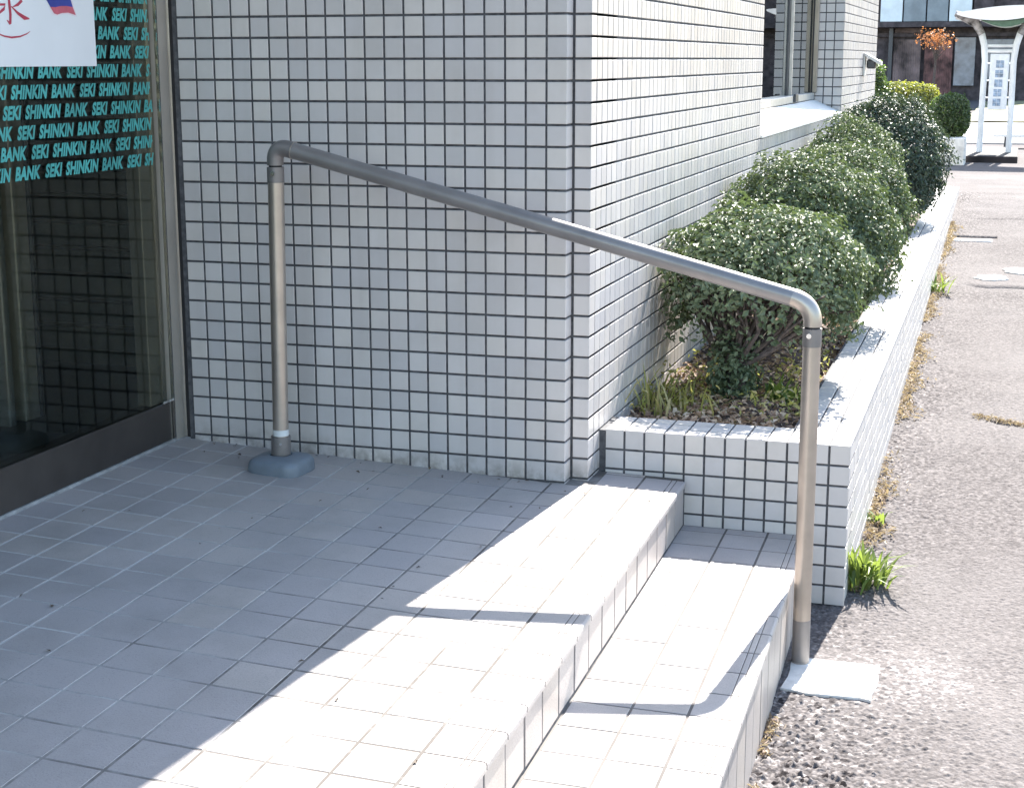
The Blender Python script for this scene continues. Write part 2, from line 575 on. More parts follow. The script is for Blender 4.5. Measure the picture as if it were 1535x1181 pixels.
class TileField:
    """Collects tiles; the first `single` become objects, the others one mesh of kind stuff."""
    def __init__(s, parent, mat, name='tile', t=0.006, c=0.0011, jit=0.0004, tilt=0.004):
        s.items = []
        s.parent, s.mat, s.name, s.t, s.c, s.jit, s.tilt = parent, mat, name, t, c, jit, tilt

    def put(s, p, u, v, n, w, h, solo, shear=0.0, t=None):
        u, v, n = Vector(u).normalized(), Vector(v).normalized(), Vector(n).normalized()
        p = Vector(p) + n * random.uniform(-s.jit, s.jit)
        ax = (u * random.uniform(-1, 1) + v * random.uniform(-1, 1)) * s.tilt
        R = Matrix.Rotation(ax.length, 3, ax.normalized()) if ax.length > 1e-9 else Matrix.Identity(3)
        s.items.append((p, R @ u, R @ v, R @ n, w, h, solo, shear, t or s.t))

    def finish(s, stuff_name=None):
        o0 = org(s.parent)
        VV, FF = [], []
        k = 0
        for p, u, v, n, w, h, solo, sh, t in s.items:
            if solo:
                o = bpy.data.objects.new(s.name, tile_mesh(w, h, t, s.c, s.mat, sh))
                o.matrix_basis = frame(u, v, n, p - o0)
                link(o, s.parent)
            else:
                V, F = tile_arrays(w, h, t, s.c, sh)
                VV.append(V @ np.array([u, v, n]) + np.array(p))
                FF.append(F + k)
                k += 12
        if VV:
            np_mesh(stuff_name or s.name + '_field', np.concatenate(VV), np.concatenate(FF), s.mat, s.parent, kind='stuff')
        return sum(1 for i in s.items if i[6])


# ------------------------------------------------------------------ levels
P = 0.05                      # wall tile pitch
Z0 = 0.0028                   # a wall joint passes here
XW = 0.0446                   # side wall face
LOW = -0.122                  # top of the lower step


def zfloor(x):
    return -0.04 * x if x < 0 else -0.02 * x


def zground(y):
    if y < 0.15: return -0.294 + 0.03 * (y - 0.15)
    if y < 8.0: return -0.294 + 0.043 * (y - 0.15)
    a = -0.294 + 0.043 * 7.85
    if y < 13.5: return a + (0.02 - a) * (y - 8.0) / 5.5
    return 0.02 - 0.02 * min(1, (y - 13.5) / 6)


# ------------------------------------------------------------------ ground
def value_noise(x, y, seed):
    r = np.random.default_rng(seed).random((256, 256))
    xi, yi = np.floor(x).astype(int), np.floor(y).astype(int)
    fx, fy = x - xi, y - yi
    fx, fy = fx * fx * (3 - 2 * fx), fy * fy * (3 - 2 * fy)
    g = lambda a, b: r[a % 256, b % 256]
    return (g(xi, yi) * (1 - fx) + g(xi + 1, yi) * fx) * (1 - fy) + (g(xi, yi + 1) * (1 - fx) + g(xi + 1, yi + 1) * fx) * fy


def stones(X, Y, cell, seed):
    g = np.random.default_rng(seed)
    N = 512
    jx, jy, hh, tt = g.random((N, N)), g.random((N, N)), g.random((N, N)), g.random((N, N))
    cx, cy = np.floor(X / cell).astype(int), np.floor(Y / cell).astype(int)
    best = np.full(X.shape, 9.0)
    bh = np.zeros(X.shape); bt = np.zeros(X.shape)
    for dx in (-1, 0, 1):
        for dy in (-1, 0, 1):
            a, b = (cx + dx) % N, (cy + dy) % N
            px, py = (cx + dx + jx[a, b]) * cell, (cy + dy + jy[a, b]) * cell
            d = np.hypot(X - px, Y - py) / cell
            m = d < best
            best = np.where(m, d, best)
            bh = np.where(m, hh[a, b], bh)
            bt = np.where(m, tt[a, b], bt)
    return best, bh, bt


zg_np = np.vectorize(zground)


def grid_mesh(xs, ys):
    X, Y = np.meshgrid(xs, ys)
    nx, ny = len(xs), len(ys)
    i = np.arange(nx * ny).reshape(ny, nx)
    F = np.stack([i[:-1, :-1], i[:-1, 1:], i[1:, 1:], i[1:, :-1]], -1).reshape(-1, 4)
    return X, Y, F


# wide sheet
xs = np.array([-60, -20, -8, -3, 0, 0.5, 1, 1.5, 2, 3, 5, 8, 14, 30, 60.])
ys = np.concatenate([[-40, -15, -8, -5], np.arange(-3, 22, 0.5), [24, 30, 45, 70, 120, 200, 300]])
X, Y, F = grid_mesh(xs, ys)
np_mesh('ground', np.stack([X, Y, zg_np(Y) - 0.012], -1).reshape(-1, 3), F, M_ASPHALT, tint=np.full(X.size, 0.45), smooth=True, kind='structure')
# near sheet with real aggregate relief
xs = np.arange(0.52, 1.45, 0.0034)
ys = [-2.2]
while ys[-1] < 8.6:
    ys.append(ys[-1] + min(0.03, 0.0036 * max(1, 0.6 * (ys[-1] + 3.3) / 2.2)))
X, Y, F = grid_mesh(xs, np.array(ys))
d1, h1, t1 = stones(X, Y, 0.0088, 3)
d2, h2, t2 = stones(X, Y, 0.0165, 5)
amp = 0.22 + 0.5 * np.clip(value_noise(X * 2.1, Y * 2.1, 1) - 0.25, 0, 1) + 0.75 * np.exp(-((X - 0.62) / 0.16) ** 2) + 0.95 * np.clip(-0.25 - Y, 0, 0.6) * np.clip((1.02 - X) * 4, 0, 1)
Z = np.clip((0.62 - d1) * 3.2, 0, 1) * (0.15 + h1 ** 1.5) * 0.0034 * amp + np.clip((0.46 - d2) * 4, 0, 1) * (h2 > 0.72) * 0.0034 * amp
Z += (value_noise(X * 5, Y * 5, 2) - 0.5) * 0.006 + (value_noise(X * 160, Y * 160, 4) - 0.5) * 0.001
# the cracks that cross the pavement
for (y0, sl, wd, dp, xa) in ((2.05, -0.45, 0.014, 0.008, 0.86), (4.58, 0.0, 0.03, 0.02, 0.76), (7.0, 0.0, 0.03, 0.008, 0.72)):
    yc = y0 + sl * (X - 0.86) + (value_noise(X * 9, X * 0 + y0, 7) - 0.5) * 0.05
    Z -= dp * np.exp(-((Y - yc) / wd) ** 2) * np.clip((X - xa) / 0.1, 0, 1)
Z -= 0.035 * np.exp(-((Y - 6.20) / 0.05) ** 4) * (np.abs(X - 0.78) < 0.13)
ring = (X > 0.565) & (X < 0.805) & (Y > -0.405) & (Y < -0.085)
Z = np.where(ring, np.maximum(Z, 0.0004 + 0.0016 * h1 * (d1 < 0.5)), Z)
Z = np.where((X > 0.583) & (X < 0.777 + 0.008 * np.sin(Y * 60)) & (Y > -0.376 - 0.006 * np.sin(X * 70)) & (Y < -0.111), np.minimum(Z, 0.0005), Z)
tint = np.where((h2 > 0.72) & (d2 < 0.42), 0.4 + 0.55 * t2, t1)
dust = 0.36 * np.exp(-((X - 0.86) / 0.15) ** 2 - ((Y + 0.24) / 0.2) ** 2)
tint = 0.42 + (tint - 0.42) * np.clip(0.35 + 0.65 * amp, 0, 1.1)
tint = np.clip(0.20 + 0.70 * tint ** 1.5 + dust, 0, 1) * np.where(d1 > 0.62, 1 - 0.5 * np.clip(amp, 0, 1), 1)
np_mesh('asphalt_pavement', np.stack([X, Y, zg_np(Y) + Z], -1).reshape(-1, 3), F, M_ASPHALT, tint=tint.ravel(), smooth=True, kind='structure')

# pale mortar patches and a drain slot in the pavement
def blob(name, label, x, y, rx, ry, seed):
    g = random.Random(seed)
    n = 18
    pts = []
    for i in range(n):
        a = 2 * math.pi * i / n
        k = g.uniform(0.75, 1.1)
        pts.append((x + rx * k * math.cos(a), y + ry * k * math.sin(a)))
    vs = [(px, py, zground(py) + 0.008) for px, py in pts] + [(px + 0.004 * (px - x) / rx, py + 0.004 * (py - y) / ry, zground(py) - 0.01) for px, py in pts]
    b = MB()
    b.add(vs, [tuple(range(n))] + [(i, i + n, (i + 1) % n + n, (i + 1) % n) for i in range(n)])
    b.build(name, M_CONC, label=label, cat='mortar patch')


blob('mortar_patch', 'pale oval mortar patch beyond the long crack, nearer the planter', 0.905, 4.80, 0.085, 0.085, 3)
blob('mortar_patch', 'pale mortar patch at the picture edge, just behind the oval one', 1.09, 5.02, 0.14, 0.11, 4)
b = MB(); b.box(0.665, 0.885, 6.00, 6.11, zground(6.05) - 0.05, zground(6.05) + 0.006, 0.003)
b.build('drain_kerb', M_WHITEWALL, label='short white kerb strip in front of the dark drain slot', cat='kerb')

# far pavement, road and lawn behind the shelter
b = MB(); b.box(-9, 14, 16.5, 23, -0.2, 0.016)
b.build('road', M_ROAD, kind='structure')
xs = np.linspace(0.15, 12, 60); ys = np.linspace(23.1, 36, 40)
X, Y, F = grid_mesh(xs, ys)
Zl = 0.01 + 0.16 * np.clip((X - 0.15) / 1.5, 0, 1) * np.exp(-((Y - 31) / 3.5) ** 2) + 0.03 * value_noise(X * 2, Y * 2, 9)
np_mesh('lawn', np.stack([X, Y, Zl], -1).reshape(-1, 3), F, M_LAWN, smooth=True, kind='structure')

# ------------------------------------------------------------------ bank building
bank = thing('bank_building', 'pale tiled bank building with glass door and tall side window beside the steps', 'building', (0, 0, 0))
TOP = 3.05
b = MB()
b.box(-1.012, -0.0035, 0.0035, 0.30, -0.35, TOP)
b.box(-0.0035, XW - 0.0035, 0.0535, 0.30, -0.35, TOP)
front = b.build('front_wall', M_GROUT, bank)
tf = TileField(front, M_WTILE)
row_z = lambda m: Z0 + P * (m + 0.5)
n_front = 0
for m in range(-1, 60):
    for j in range(-1, 19):
        x = (j - 19 + 0.5) * P
        w = 0.0445
        if j == 18:
            x, w = -0.0238, 0.0470
        solo = (j >= 7 and 0 <= m <= 22)
        tf.put((x, 0.0035, row_z(m)), (1, 0, 0), (0, 0, 1), (0, -1, 0), w, 0.0445, solo, t=0.0035 + 0.0)
    tf.put((-0.0035, 0.0245, row_z(m)), (0, 1, 0), (0, 0, 1), (1, 0, 0), 0.0455, 0.0445, False, t=0.0035)
    tf.put((0.0245, 0.0535, row_z(m)), (1, 0, 0), (0, 0, 1), (0, -1, 0), 0.0395, 0.0445, 0 <= m <= 22, t=0.0035)
tf.finish('tile_field')

WY0, WY1, WZ = 2.60, 5.45, 0.7028
YE = 7.55
b = MB()
xi = XW - 0.0035
b.box(-0.30, xi, 0.30, WY0, -0.35, TOP)
b.box(-0.30, xi, WY1, YE - 0.0035, -0.35, TOP)
b.box(-0.30, xi, WY0, WY1, -0.35, WZ)
b.box(-0.30, xi, WY0, WY1, 2.55, TOP)
b.add([(xi, 0.0535, -0.35), (xi, 0.30, -0.35), (xi, 0.30, TOP), (xi, 0.0535, TOP)], [(0, 1, 2, 3)])
side = b.build('side_wall', M_GROUT, bank)
ts = TileField(side, M_WTILE, 'side_tile', t=0.0035, tilt=0.006)
for m in range(-2, 60):
    z = row_z(m)
    for k in range(0, 150):
        y = 0.05 + P * (k + 0.5)
        if y > YE: break
        w = 0.0445
        if k == 0: y, w = 0.0735, 0.047
        if WY0 < y < WY1 and WZ < z < 2.55: continue
        ts.put((xi, y, z), (0, 1, 0), (0, 0, 1), (1, 0, 0), w, 0.0445, False)
    if WZ < z < 2.55:          # window reveals
        for q in range(4):
            x = XW - 0.0035 - P * (q + 0.45)
            ts.put((x, WY1, z), (1, 0, 0), (0, 0, 1), (0, -1, 0), 0.0445, 0.0445, False)
            ts.put((x, WY0, z), (-1, 0, 0), (0, 0, 1), (0, 1, 0), 0.0445, 0.0445, False)
ts.finish('side_tile_field')
# added upper storey, wing with the door, rear and roof
UP = 6.4  # unseen storey height, added to shade the ground and cut bounce on the front wall
b = MB()
b.box(-1.012, XW, 0.0, 0.30, TOP, UP)
b.box(-0.30, XW, 0.30, YE, TOP, UP)
b.box(-6.0, -1.012, 0.0, 0.30, TOP, UP)
b.build('added_upper_wall', M_PLASTER, bank)
b = MB()
b.box(-6.0, -1.06, -4.6, -2.35, -0.35, TOP)
b.box(-1.25, -1.06, -2.35, 0.02, 2.12, TOP)
b.box(-6.0, -0.31, 7.2, YE - 0.01, -0.35, UP)
b.box(-6.0, -5.8, -2.35, 7.2, -0.35, TOP)
b.build('rear_wall', M_PLASTER, bank)
b = MB(); b.box(-6.1, XW + 0.1, -0.05, YE + 0.1, UP, UP + 0.25); b.box(-6.1, -1.0, -4.7, -0.001, TOP, TOP + 0.25)
b.build('roof', M_PLASTER, bank)

b = MB(); b.box(-1.06, 0.02, -2.75, 0.0, 2.42, 2.65)  # unseen slab added to block overhead sky and darken the porch wall
b.build('added_sky_blocker', M_PLASTER, bank)

# side window
XG = -0.125
b = MB(); b.box(XG - 0.03, XG + 0.022, WY0 + 0.004, WY1 - 0.012, 0.785, 0.822, 0.003)      # bottom rail
wf = b.build('window_frame', M_ALU, bank)
for ya, yb, za, zb in ((WY0 + 0.004, WY1 - 0.012, 2.46, 2.545), (WY0 + 0.004, WY0 + 0.05, 0.822, 2.46), (WY1 - 0.05, WY1 - 0.012, 0.822, 2.46)):
    b = MB(); b.box(XG - 0.06, XG + 0.036, ya, yb, za, zb, 0.003)
    b.build('frame_bar', M_BRONZE, wf)
b = MB(); b.box(XG + 0.006, XG + 0.014, WY1 - 0.058, WY1 - 0.051, 0.822, 2.46)
b.build('seal', M_SEAL, wf)
b = MB(); b.box(XG - 0.026, XG - 0.012, 4.598, 4.632, 0.822, 2.46, 0.002)
b.build('mullion', M_STEEL, wf)
b = MB(); b.box(XG - 0.0115, XG + 0.004, 4.634, 4.652, 0.822, 2.46, 0.001)
b.build('sash_edge', M_ALU, wf)
b = MB(); b.box(XG + 0.0225, XG + 0.035, 4.58, 4.68, 0.79, 0.83, 0.002)
b.build('sash_stop', M_STEEL, wf)
for ya, yb, xg in ((WY0 + 0.05, 4.60, XG - 0.022), (4.65, WY1 - 0.05, XG)):
    b = MB(); b.box(xg - 0.003, xg + 0.003, ya, yb, 0.822, 2.46)
    b.build('glass', M_WINGLASS, wf)
b = MB()
b.prism([(XG + 0.0225, WZ + 0.002), (XW + 0.006, WZ + 0.002), (XW + 0.006, WZ + 0.012), (XG + 0.0225, WZ + 0.080)], 'y', WY0 + 0.003, WY1 - 0.008)
b.build('window_sill', M_SILL, bank)
b = MB(); b.box(-0.55, -0.50, WY0 - 0.3, WY1 + 0.3, 0, 2.6)
b.build('interior_partition', simple('glass_tint_panel', (0.50, 0.62, 0.65), 0.7), bank)  # teal panel added close behind the window to tint and brighten its glass
b = MB()
b.box(XW, XW + 0.012, 6.62, 6.72, 0.90, 1.04, 0.003)
b.add([(XW + 0.012, 6.61, 1.04), (XW + 0.012, 6.73, 1.04), (XW + 0.11, 6.73, 0.985), (XW + 0.11, 6.61, 0.985),
       (XW + 0.012, 6.61, 1.02), (XW + 0.012, 6.73, 1.02), (XW + 0.11, 6.73, 0.965), (XW + 0.11, 6.61, 0.965)],
      [(0, 1, 2, 3), (7, 6, 5, 4), (0, 3, 7, 4), (1, 5, 6, 2), (3, 2, 6, 7)])
wl = b.build('wall_lamp', M_LAMP, bank)
b = MB(); b.box(XW + 0.02, XW + 0.075, 6.635, 6.705, 0.945, 1.0, 0.008)
b.build('lamp_lens', M_STEEL, wl)

# ---- entrance: frame, sliding door, lettering
XD = -1.035
b = MB(); b.box(XD - 0.06, XD + 0.004, -0.042, 0.019, zfloor(-1), 2.12, 0.002)       # bronze jamb
df = b.build('door_frame', M_JAMB, bank)
b = MB(); b.box(XD - 0.06, XD + 0.004, -2.35, -2.27, zfloor(-1), 2.12, 0.002)
b.build('jamb', M_BRONZE, df)
b = MB(); b.box(XD - 0.06, XD + 0.004, -2.27, -0.042, 2.04, 2.12, 0.002)
b.build('head', M_BRONZE, df)
b = MB(); b.box(XD - 0.06, -1.0125, 0.0195, 0.06, 0.0, 2.12)
b.build('seal_strip', M_SEAL, df)
b = MB(); b.box(XD - 0.002, XD + 0.0065, -0.0435, -0.0395, zfloor(-1), 2.1)
b.build('edge_strip', M_CHROME, df)
b = MB(); b.box(XD - 0.002, XD + 0.007, 0.0155, 0.0195, zfloor(-1), 2.1)
b.build('edge_strip', M_CHROME, df)

b = MB(); b.box(XD - 0.05, XD - 0.012, -0.126, -0.060, 0.147, 2.03, 0.002)           # stile at the jamb, behind the glass edge
door = b.build('sliding_door', M_BRONZE, bank)
for ya, yb in ((-1.20, -1.12), (-2.26, -2.17)):
    b = MB(); b.box(XD - 0.05, XD - 0.012, ya, yb, 0.147, 2.03, 0.002)
    b.build('stile', M_BRONZE, door)
b = MB(); b.box(XD - 0.05, XD - 0.002, -2.262, -0.048, 0.046, 0.146, 0.002)
kick = b.build('bottom_rail', M_DBRONZE, door)
for ya, yb in ((-2.25, -1.165), (-1.155, -0.056)):
    b = MB(); b.box(XD - 0.0105, XD - 0.0065, ya, yb, 0.146, 2.03)
    b.build('glass', M_DOORGLASS, door)
b = MB(); b.box(XD - 0.0055, XD + 0.0, -0.085, -0.045, 0.1465, 0.152)
b.build('guide_clip', M_CHROME, door)
b = MB()
b.prism([(XD + 0.012, 0.03), (XD - 0.01, 0.03), (XD - 0.01, 0.0465), (XD + 0.002, 0.0465)], 'y', -2.3, -0.0)
b.build('threshold_strip', simple('threshold_mortar', (0.30, 0.30, 0.30), 0.7, var=0.15, vscale=25), bank)

dg = bpy.context.evaluated_depsgraph_get()


def text_mesh(body, size):
    cu = bpy.data.curves.new('txt', 'FONT')
    cu.body = body
    cu.size = 1.0
    cu.shear = 0.0
    cu.offset = 0.047
    cu.resolution_u = 3
    cu.space_character = 1.04
    cu.space_word = 1.75
    o = bpy.data.objects.new('txt', cu)
    COL.objects.link(o)
    bpy.context.view_layer.update()
    me = bpy.data.meshes.new_from_object(o.evaluated_get(bpy.context.evaluated_depsgraph_get()))
    bpy.data.objects.remove(o)
    V = np.array([v.co[:] for v in me.vertices])
    F = [tuple(p.vertices) for p in me.polygons]
    bpy.data.meshes.remove(me)
    return V, F


PER = 0.338
unit, uf = text_mesh('SEKI SHINKIN BANK', 1.0)
tw, th = unit[:, 0].max() - unit[:, 0].min(), 0.73
unit[:, 0] -= unit[:, 0].min()
capH = 0.0285
LV = np.zeros_like(unit)
LV[:, 0] = unit[:, 0] / tw * (PER - 0.0185) + 0.26 * (unit[:, 1] / th) * capH
LV[:, 1] = unit[:, 1] / (unit[:, 1].max()) * capH
for r in range(13):
    z = 0.7495 + 0.0428 * r
    y0 = -0.528 - 0.0465 * r
    while y0 < -0.06 - PER * 0.05: y0 += PER
    mb = MB()
    y = y0 - PER
    lim = -0.152
    for q in range(7):
        vs = [(XD - 0.0058, y + a, z + c) for a, c, _ in LV]
        mx = [max(LV[i][0] for i in f) + y for f in uf]
        mn = [min(LV[i][0] for i in f) + y for f in uf]
        keep = [f for f, m1, m0 in zip(uf, mx, mn) if m1 < -0.058 and m0 > -2.24]
        if keep:
            mb.add(vs, keep)
        y -= PER
    # the stretch next to the stile
    vs = [(XD - 0.0058, y0 + a, z + c) for a, c, _ in LV]
    keep = [f for f in uf if max(LV[i][0] for i in f) + y0 < -0.0575]
    if keep: mb.add(vs, keep)
    mb.build('lettering', M_TEAL, door)

# interior seen through the glass
b = MB(); b.box(-5.8, XD - 0.06, -2.3, 0.95, -0.05, 0.044)
b.build('interior_floor', M_INFLOOR, kind='structure')
b = MB(); b.box(-5.8, -1.06, 0.80, 0.9, 0.044, 2.6)
sh = b.build('shutter', M_INNER, bank)
for i in range(22):
    z = 0.09 + i * 0.083
    b = MB()
    b.prism([(0.7999, z), (0.7999, z + 0.076), (0.786, z + 0.072), (0.779, z + 0.006)], 'x', -4.2, -1.065)
    b.build('slat', M_INNER, sh)
b = MB(); b.box(-5.8, -1.0, -2.35, 7.0, 2.6, 2.7)
b.build('interior_ceiling', M_PLASTER, bank)
for (ya, yb, mm) in ((-0.050, -0.022, M_ALU), (0.022, 0.086, M_INPOST), (0.094, 0.108, M_STEEL)):
    b = MB(); b.box(-1.56, -1.52, ya, yb, 0.044, 2.1, 0.003)
    b.build('inner_door_post', mm, bank)

# ------------------------------------------------------------------ porch and steps
SH = -0.022
PX = 0.102
PY = 0.1085


def lean(x, y):                # the paving lattice runs a little askew to the wall
    return x + SH * (y + 1.0)


b = MB()
vs = []
for y in (-3.6, 0.152):
    for (x, dz) in ((-1.03, 0), (0.0, 0), (0.283, 0)):
        xx = lean(x, y)
        vs += [(xx, y, zfloor(x) - 0.0007), (xx, y, -0.5)]
b.add(vs, [(0, 2, 8, 6), (2, 4, 10, 8), (4, 5, 11, 10), (0, 1, 3, 2), (2, 3, 5, 4), (6, 8, 9, 7), (8, 10, 11, 9), (0, 6, 7, 1)])
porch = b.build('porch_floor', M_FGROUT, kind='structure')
tp = TileField(porch, M_FTILE, t=0.006, c=0.0007, jit=0.00025, tilt=0.0022)
count = 0
Y0P = -1.172
for i in range(13):
    xr = 0.2945 - PX * i
    xl = xr - PX
    xm = (xl + xr) / 2
    sl = -0.04 if xm < 0 else -0.02
    for k in range(-20, 14):
        ya, yb = Y0P + PY * k, Y0P + PY * (k + 1)
        lim = 0.150 if xm > 0.05 else 0.0
        if i == 2: lim = 0.0
        if ya > lim - 0.01: continue
        cut = yb > lim
        if cut: yb = lim
        ym = (ya + yb) / 2
        ll = max(xl, -1.028)
        w, h = xr - ll - 0.0052, yb - ya - 0.0052
        if w < 0.02: continue
        xm2 = (ll + xr) / 2
        if i == 0: continue
        vis = (ym > -2.0 and not (ym < -1.0 and xm < -0.45 + (-1.0 - ym) * 0.55))
        px = lean(xm2, ym)
        n = Vector((-sl, 0, 1)).normalized()
        u = Vector((1, 0, sl)).normalized()
        tp.put((px, ym, zfloor(xm2) - 0.006), u, (0, 1, 0), n, w, h, vis, SH)
        count += vis
tp.finish('tile_field')


def nosing(name, parent, x0, x1, y0, y1, z, sl, mat, sh):
    """edge tile with two anti-slip grooves near the nose, rounded over the edge; cut as a profile along y"""
    g = 0.0018
    prof = [(x0, -0.006), (x0, -0.0012), (x0 + 0.0014, 0.0)]
    for q in (x1 - 0.034, x1 - 0.022):
        prof += [(q - g, 0.0), (q - g * 0.4, -0.0010), (q + g * 0.4, -0.0010), (q + g, 0.0)]
    prof += [(x1 - 0.005, 0.0), (x1 - 0.0012, -0.0016), (x1, -0.005), (x1, -0.013), (x1 - 0.008, -0.013)]
    n = len(prof)
    vs = []
    yc = (y0 + y1) / 2
    for y in (y0, y1):
        vs += [(x + sh * (y + 1.0), y, z + dz + sl * (x - x1)) for x, dz in prof]
    fs = [(i, i + 1, n + i + 1, n + i) for i in range(n - 1)]
    fs += [tuple(reversed(range(n))), tuple(range(n, 2 * n))]
    b = MB(); b.add(vs, fs)
    o = b.build(name, mat, parent)
    return o


for k in range(-20, 13):
    ya, yb = Y0P + PY * k, min(Y0P + PY * (k + 1), 0.150)
    if yb - ya < 0.02: continue
    if ya > -2.2:
        nosing('nosing_tile', porch, 0.2945 - PX + 0.0026, 0.2945, ya + 0.0022, yb - 0.0022, zfloor(0.2945), -0.02, M_FTILE, SH)
b = MB()
b.add([(lean(0.2884, -3.5), -3.5, -0.0215), (lean(0.2884, 0.151), 0.151, -0.0215), (lean(0.2884, 0.151), 0.151, -0.3), (lean(0.2884, -3.5), -3.5, -0.3),
       (lean(0.280, -3.5), -3.5, -0.0215), (lean(0.280, 0.151), 0.151, -0.0215), (lean(0.280, 0.151), 0.151, -0.3), (lean(0.280, -3.5), -3.5, -0.3)],
      [(0, 3, 2, 1), (4, 5, 6, 7), (0, 1, 5, 4), (3, 7, 6, 2), (0, 4, 7, 3), (1, 2, 6, 5)])
b.build('riser_mortar', M_GROUT, porch)
tr = TileField(porch, M_RTILE, 'riser_tile', t=0.006, c=0.001, jit=0.0006, tilt=0.004)
for k in range(-12, 13):
    ya, yb = Y0P + PY * k, min(Y0P + PY * (k + 1), 0.150)
    if yb - ya < 0.02: continue
    ym = (ya + yb) / 2
    h = -0.022 - (LOW + 0.007)
    tr.put((lean(0.2838, ym), ym, (-0.022 + LOW + 0.007) / 2), (SH, 1, 0), (0, 0, 1), (1, -SH, 0), yb - ya - 0.0075, h, True)
tr.finish()

SH2 = -0.0265


def lean2(x, y):
    return x + SH2 * (y + 0.96)


b = MB()
vs = []
for y in (-3.6, 0.152):
    for x in (0.25, 0.583):
        vs += [(lean2(x, y), y, LOW - 0.0009), (lean2(x, y), y, -0.6)]
b.add(vs, [(0, 2, 6, 4), (2, 3, 7, 6), (0, 1, 3, 2), (4, 6, 7, 5), (0, 4, 5, 1)])
step = b.build('lower_step', M_SGROUT, kind='structure')
tl = TileField(step, M_FTILE, t=0.006, c=0.0007, jit=0.00025, tilt=0.0022)
Y0S = -1.195
edges = [0.289, 0.400, 0.501, 0.5955]
for k in range(-12, 13):
    ya, yb = Y0S + PY * k, min(Y0S + PY * (k + 1), 0.150)
    if yb - ya < 0.02: continue
    ym = (ya + yb) / 2
    for q in range(2):
        xl, xr = edges[q], edges[q + 1]
        xm = (xl + xr) / 2
        tl.put((lean2(xm, ym), ym, LOW - 0.006), (1, 0, 0), (0, 1, 0), (0, 0, 1), xr - xl - 0.005, yb - ya - 0.005, True, SH2)
    o = nosing('nosing_tile', step, edges[2] + 0.0025, edges[3], ya + 0.0022, yb - 0.0022, LOW, 0.0, M_FTILE, SH2)
    o.location.x += SH2 * (-0.04)
tl.finish()
b = MB()
b.add([(lean2(0.5884, -3.5), -3.5, LOW - .0145), (lean2(0.5884, 0.151), 0.151, LOW - .0145), (lean2(0.5884, 0.151), 0.151, -0.5), (lean2(0.5884, -3.5), -3.5, -0.5),
       (lean2(0.580, -3.5), -3.5, LOW - .0145), (lean2(0.580, 0.151), 0.151, LOW - .0145), (lean2(0.580, 0.151), 0.151, -0.5), (lean2(0.580, -3.5), -3.5, -0.5)],
      [(0, 3, 2, 1), (4, 5, 6, 7), (0, 1, 5, 4), (3, 7, 6, 2), (0, 4, 7, 3), (1, 2, 6, 5)])
b.build('riser_mortar', M_GROUT, step)
tr = TileField(step, M_RTILE, 'riser_tile', t=0.006, c=0.001, jit=0.0006, tilt=0.004)
for k in range(-12, 13):
    ya, yb = Y0S + PY * k, min(Y0S + PY * (k + 1), 0.150)
    if yb - ya < 0.02: continue
    ym = (ya + yb) / 2
    zb = zground(ym) - 0.03
    zt = LOW - 0.016
    tr.put((lean2(0.5838, ym), ym, (zt + zb) / 2), (SH2, 1, 0), (0, 0, 1), (1, -SH2, 0), yb - ya - 0.0075, zt - zb, True)
tr.finish()

# ------------------------------------------------------------------ planter
PZ = 0.1063
XC0 = 0.0592
XR = XC0 + 12 * P              # 0.659
YP = 0.152
PE = 8.25
PSH = -0.0058


def pl(x, y):
    return x + PSH * (y - YP)


planter = thing('tiled_planter', 'long low white tiled planter wall along the side of the building', 'planter', (0.36, YP, -0.294))
b = MB()
b.box(XW - 0.003, XR - 0.0035, YP + 0.0035, YP + 0.155, -0.45, PZ - 0.0035)
ytop = YP + 0.155
vs = []
for y in (ytop, PE):
    for x in (XR - 0.155, XR - 0.0035):
        vs += [(pl(x, y), y, PZ - 0.0035), (pl(x, y), y, -0.45)]
b.add(vs, [(0, 2, 6, 4), (2, 3, 7, 6), (0, 4, 5, 1), (4, 6, 7, 5)])
pw = b.build('planter_wall', M_GROUT, planter)
tq = TileField(pw, M_PTILE, t=0.0035, c=0.0007, tilt=0.006)
for i in range(12):
    x = XC0 + P * (i + 0.5)
    for m in range(10):
        z = PZ - P * (m + 0.5)
        w = 0.0445
        xx = x
        h = 0.0445; zz = z
        if i == 11: xx, w = x + 0.0012, 0.047
        if m == 0: zz, h = z + 0.0012, 0.047
        hidden = (z < LOW - 0.03 and x < 0.56) or (z < -0.02 and x < 0.26) or m > 8
        tq.put((xx, YP + 0.0035, zz), (1, 0, 0), (0, 0, 1), (0, -1, 0), w, h, not hidden)
    for q in range(3):
        y = YP + P * (q + 0.5)
        h = 0.0445
        if q == 0: y, h = y - 0.0012, 0.047
        tq.put((x, y, PZ - 0.0035), (1, 0, 0), (0, 1, 0), (0, 0, 1), 0.0445 if i < 11 else 0.0465, h, True)
k = 3
while True:
    y = YP + P * (k + 0.5)
    if y > PE: break
    for q in range(3):
        x = XR - P * (q + 0.5)
        w = 0.0445
        if q == 0: x, w = x + 0.0012, 0.047
        tq.put((pl(x, y), y, PZ - 0.0035), (1, 0, 0), (0, 1, 0), (0, 0, 1), w, 0.0445, k < 56)
    k += 1
k = 0
while True:
    y = YP + P * (k + 0.5)
    if y > PE: break
    w = 0.0445
    if k == 0: y, w = y - 0.0012, 0.047
    for m in range(10):
        z = PZ - P * (m + 0.5)
        if z < zground(y) - 0.06: break
        h = 0.0445
        if m == 0: z, h = z + 0.0012, 0.047
        tq.put((pl(XR - 0.0060, y), y, z), (0, 1, 0), (0, 0, 1), (1, 0, 0), w, h, k < 3)
    k += 1
tq.finish('tile_field')

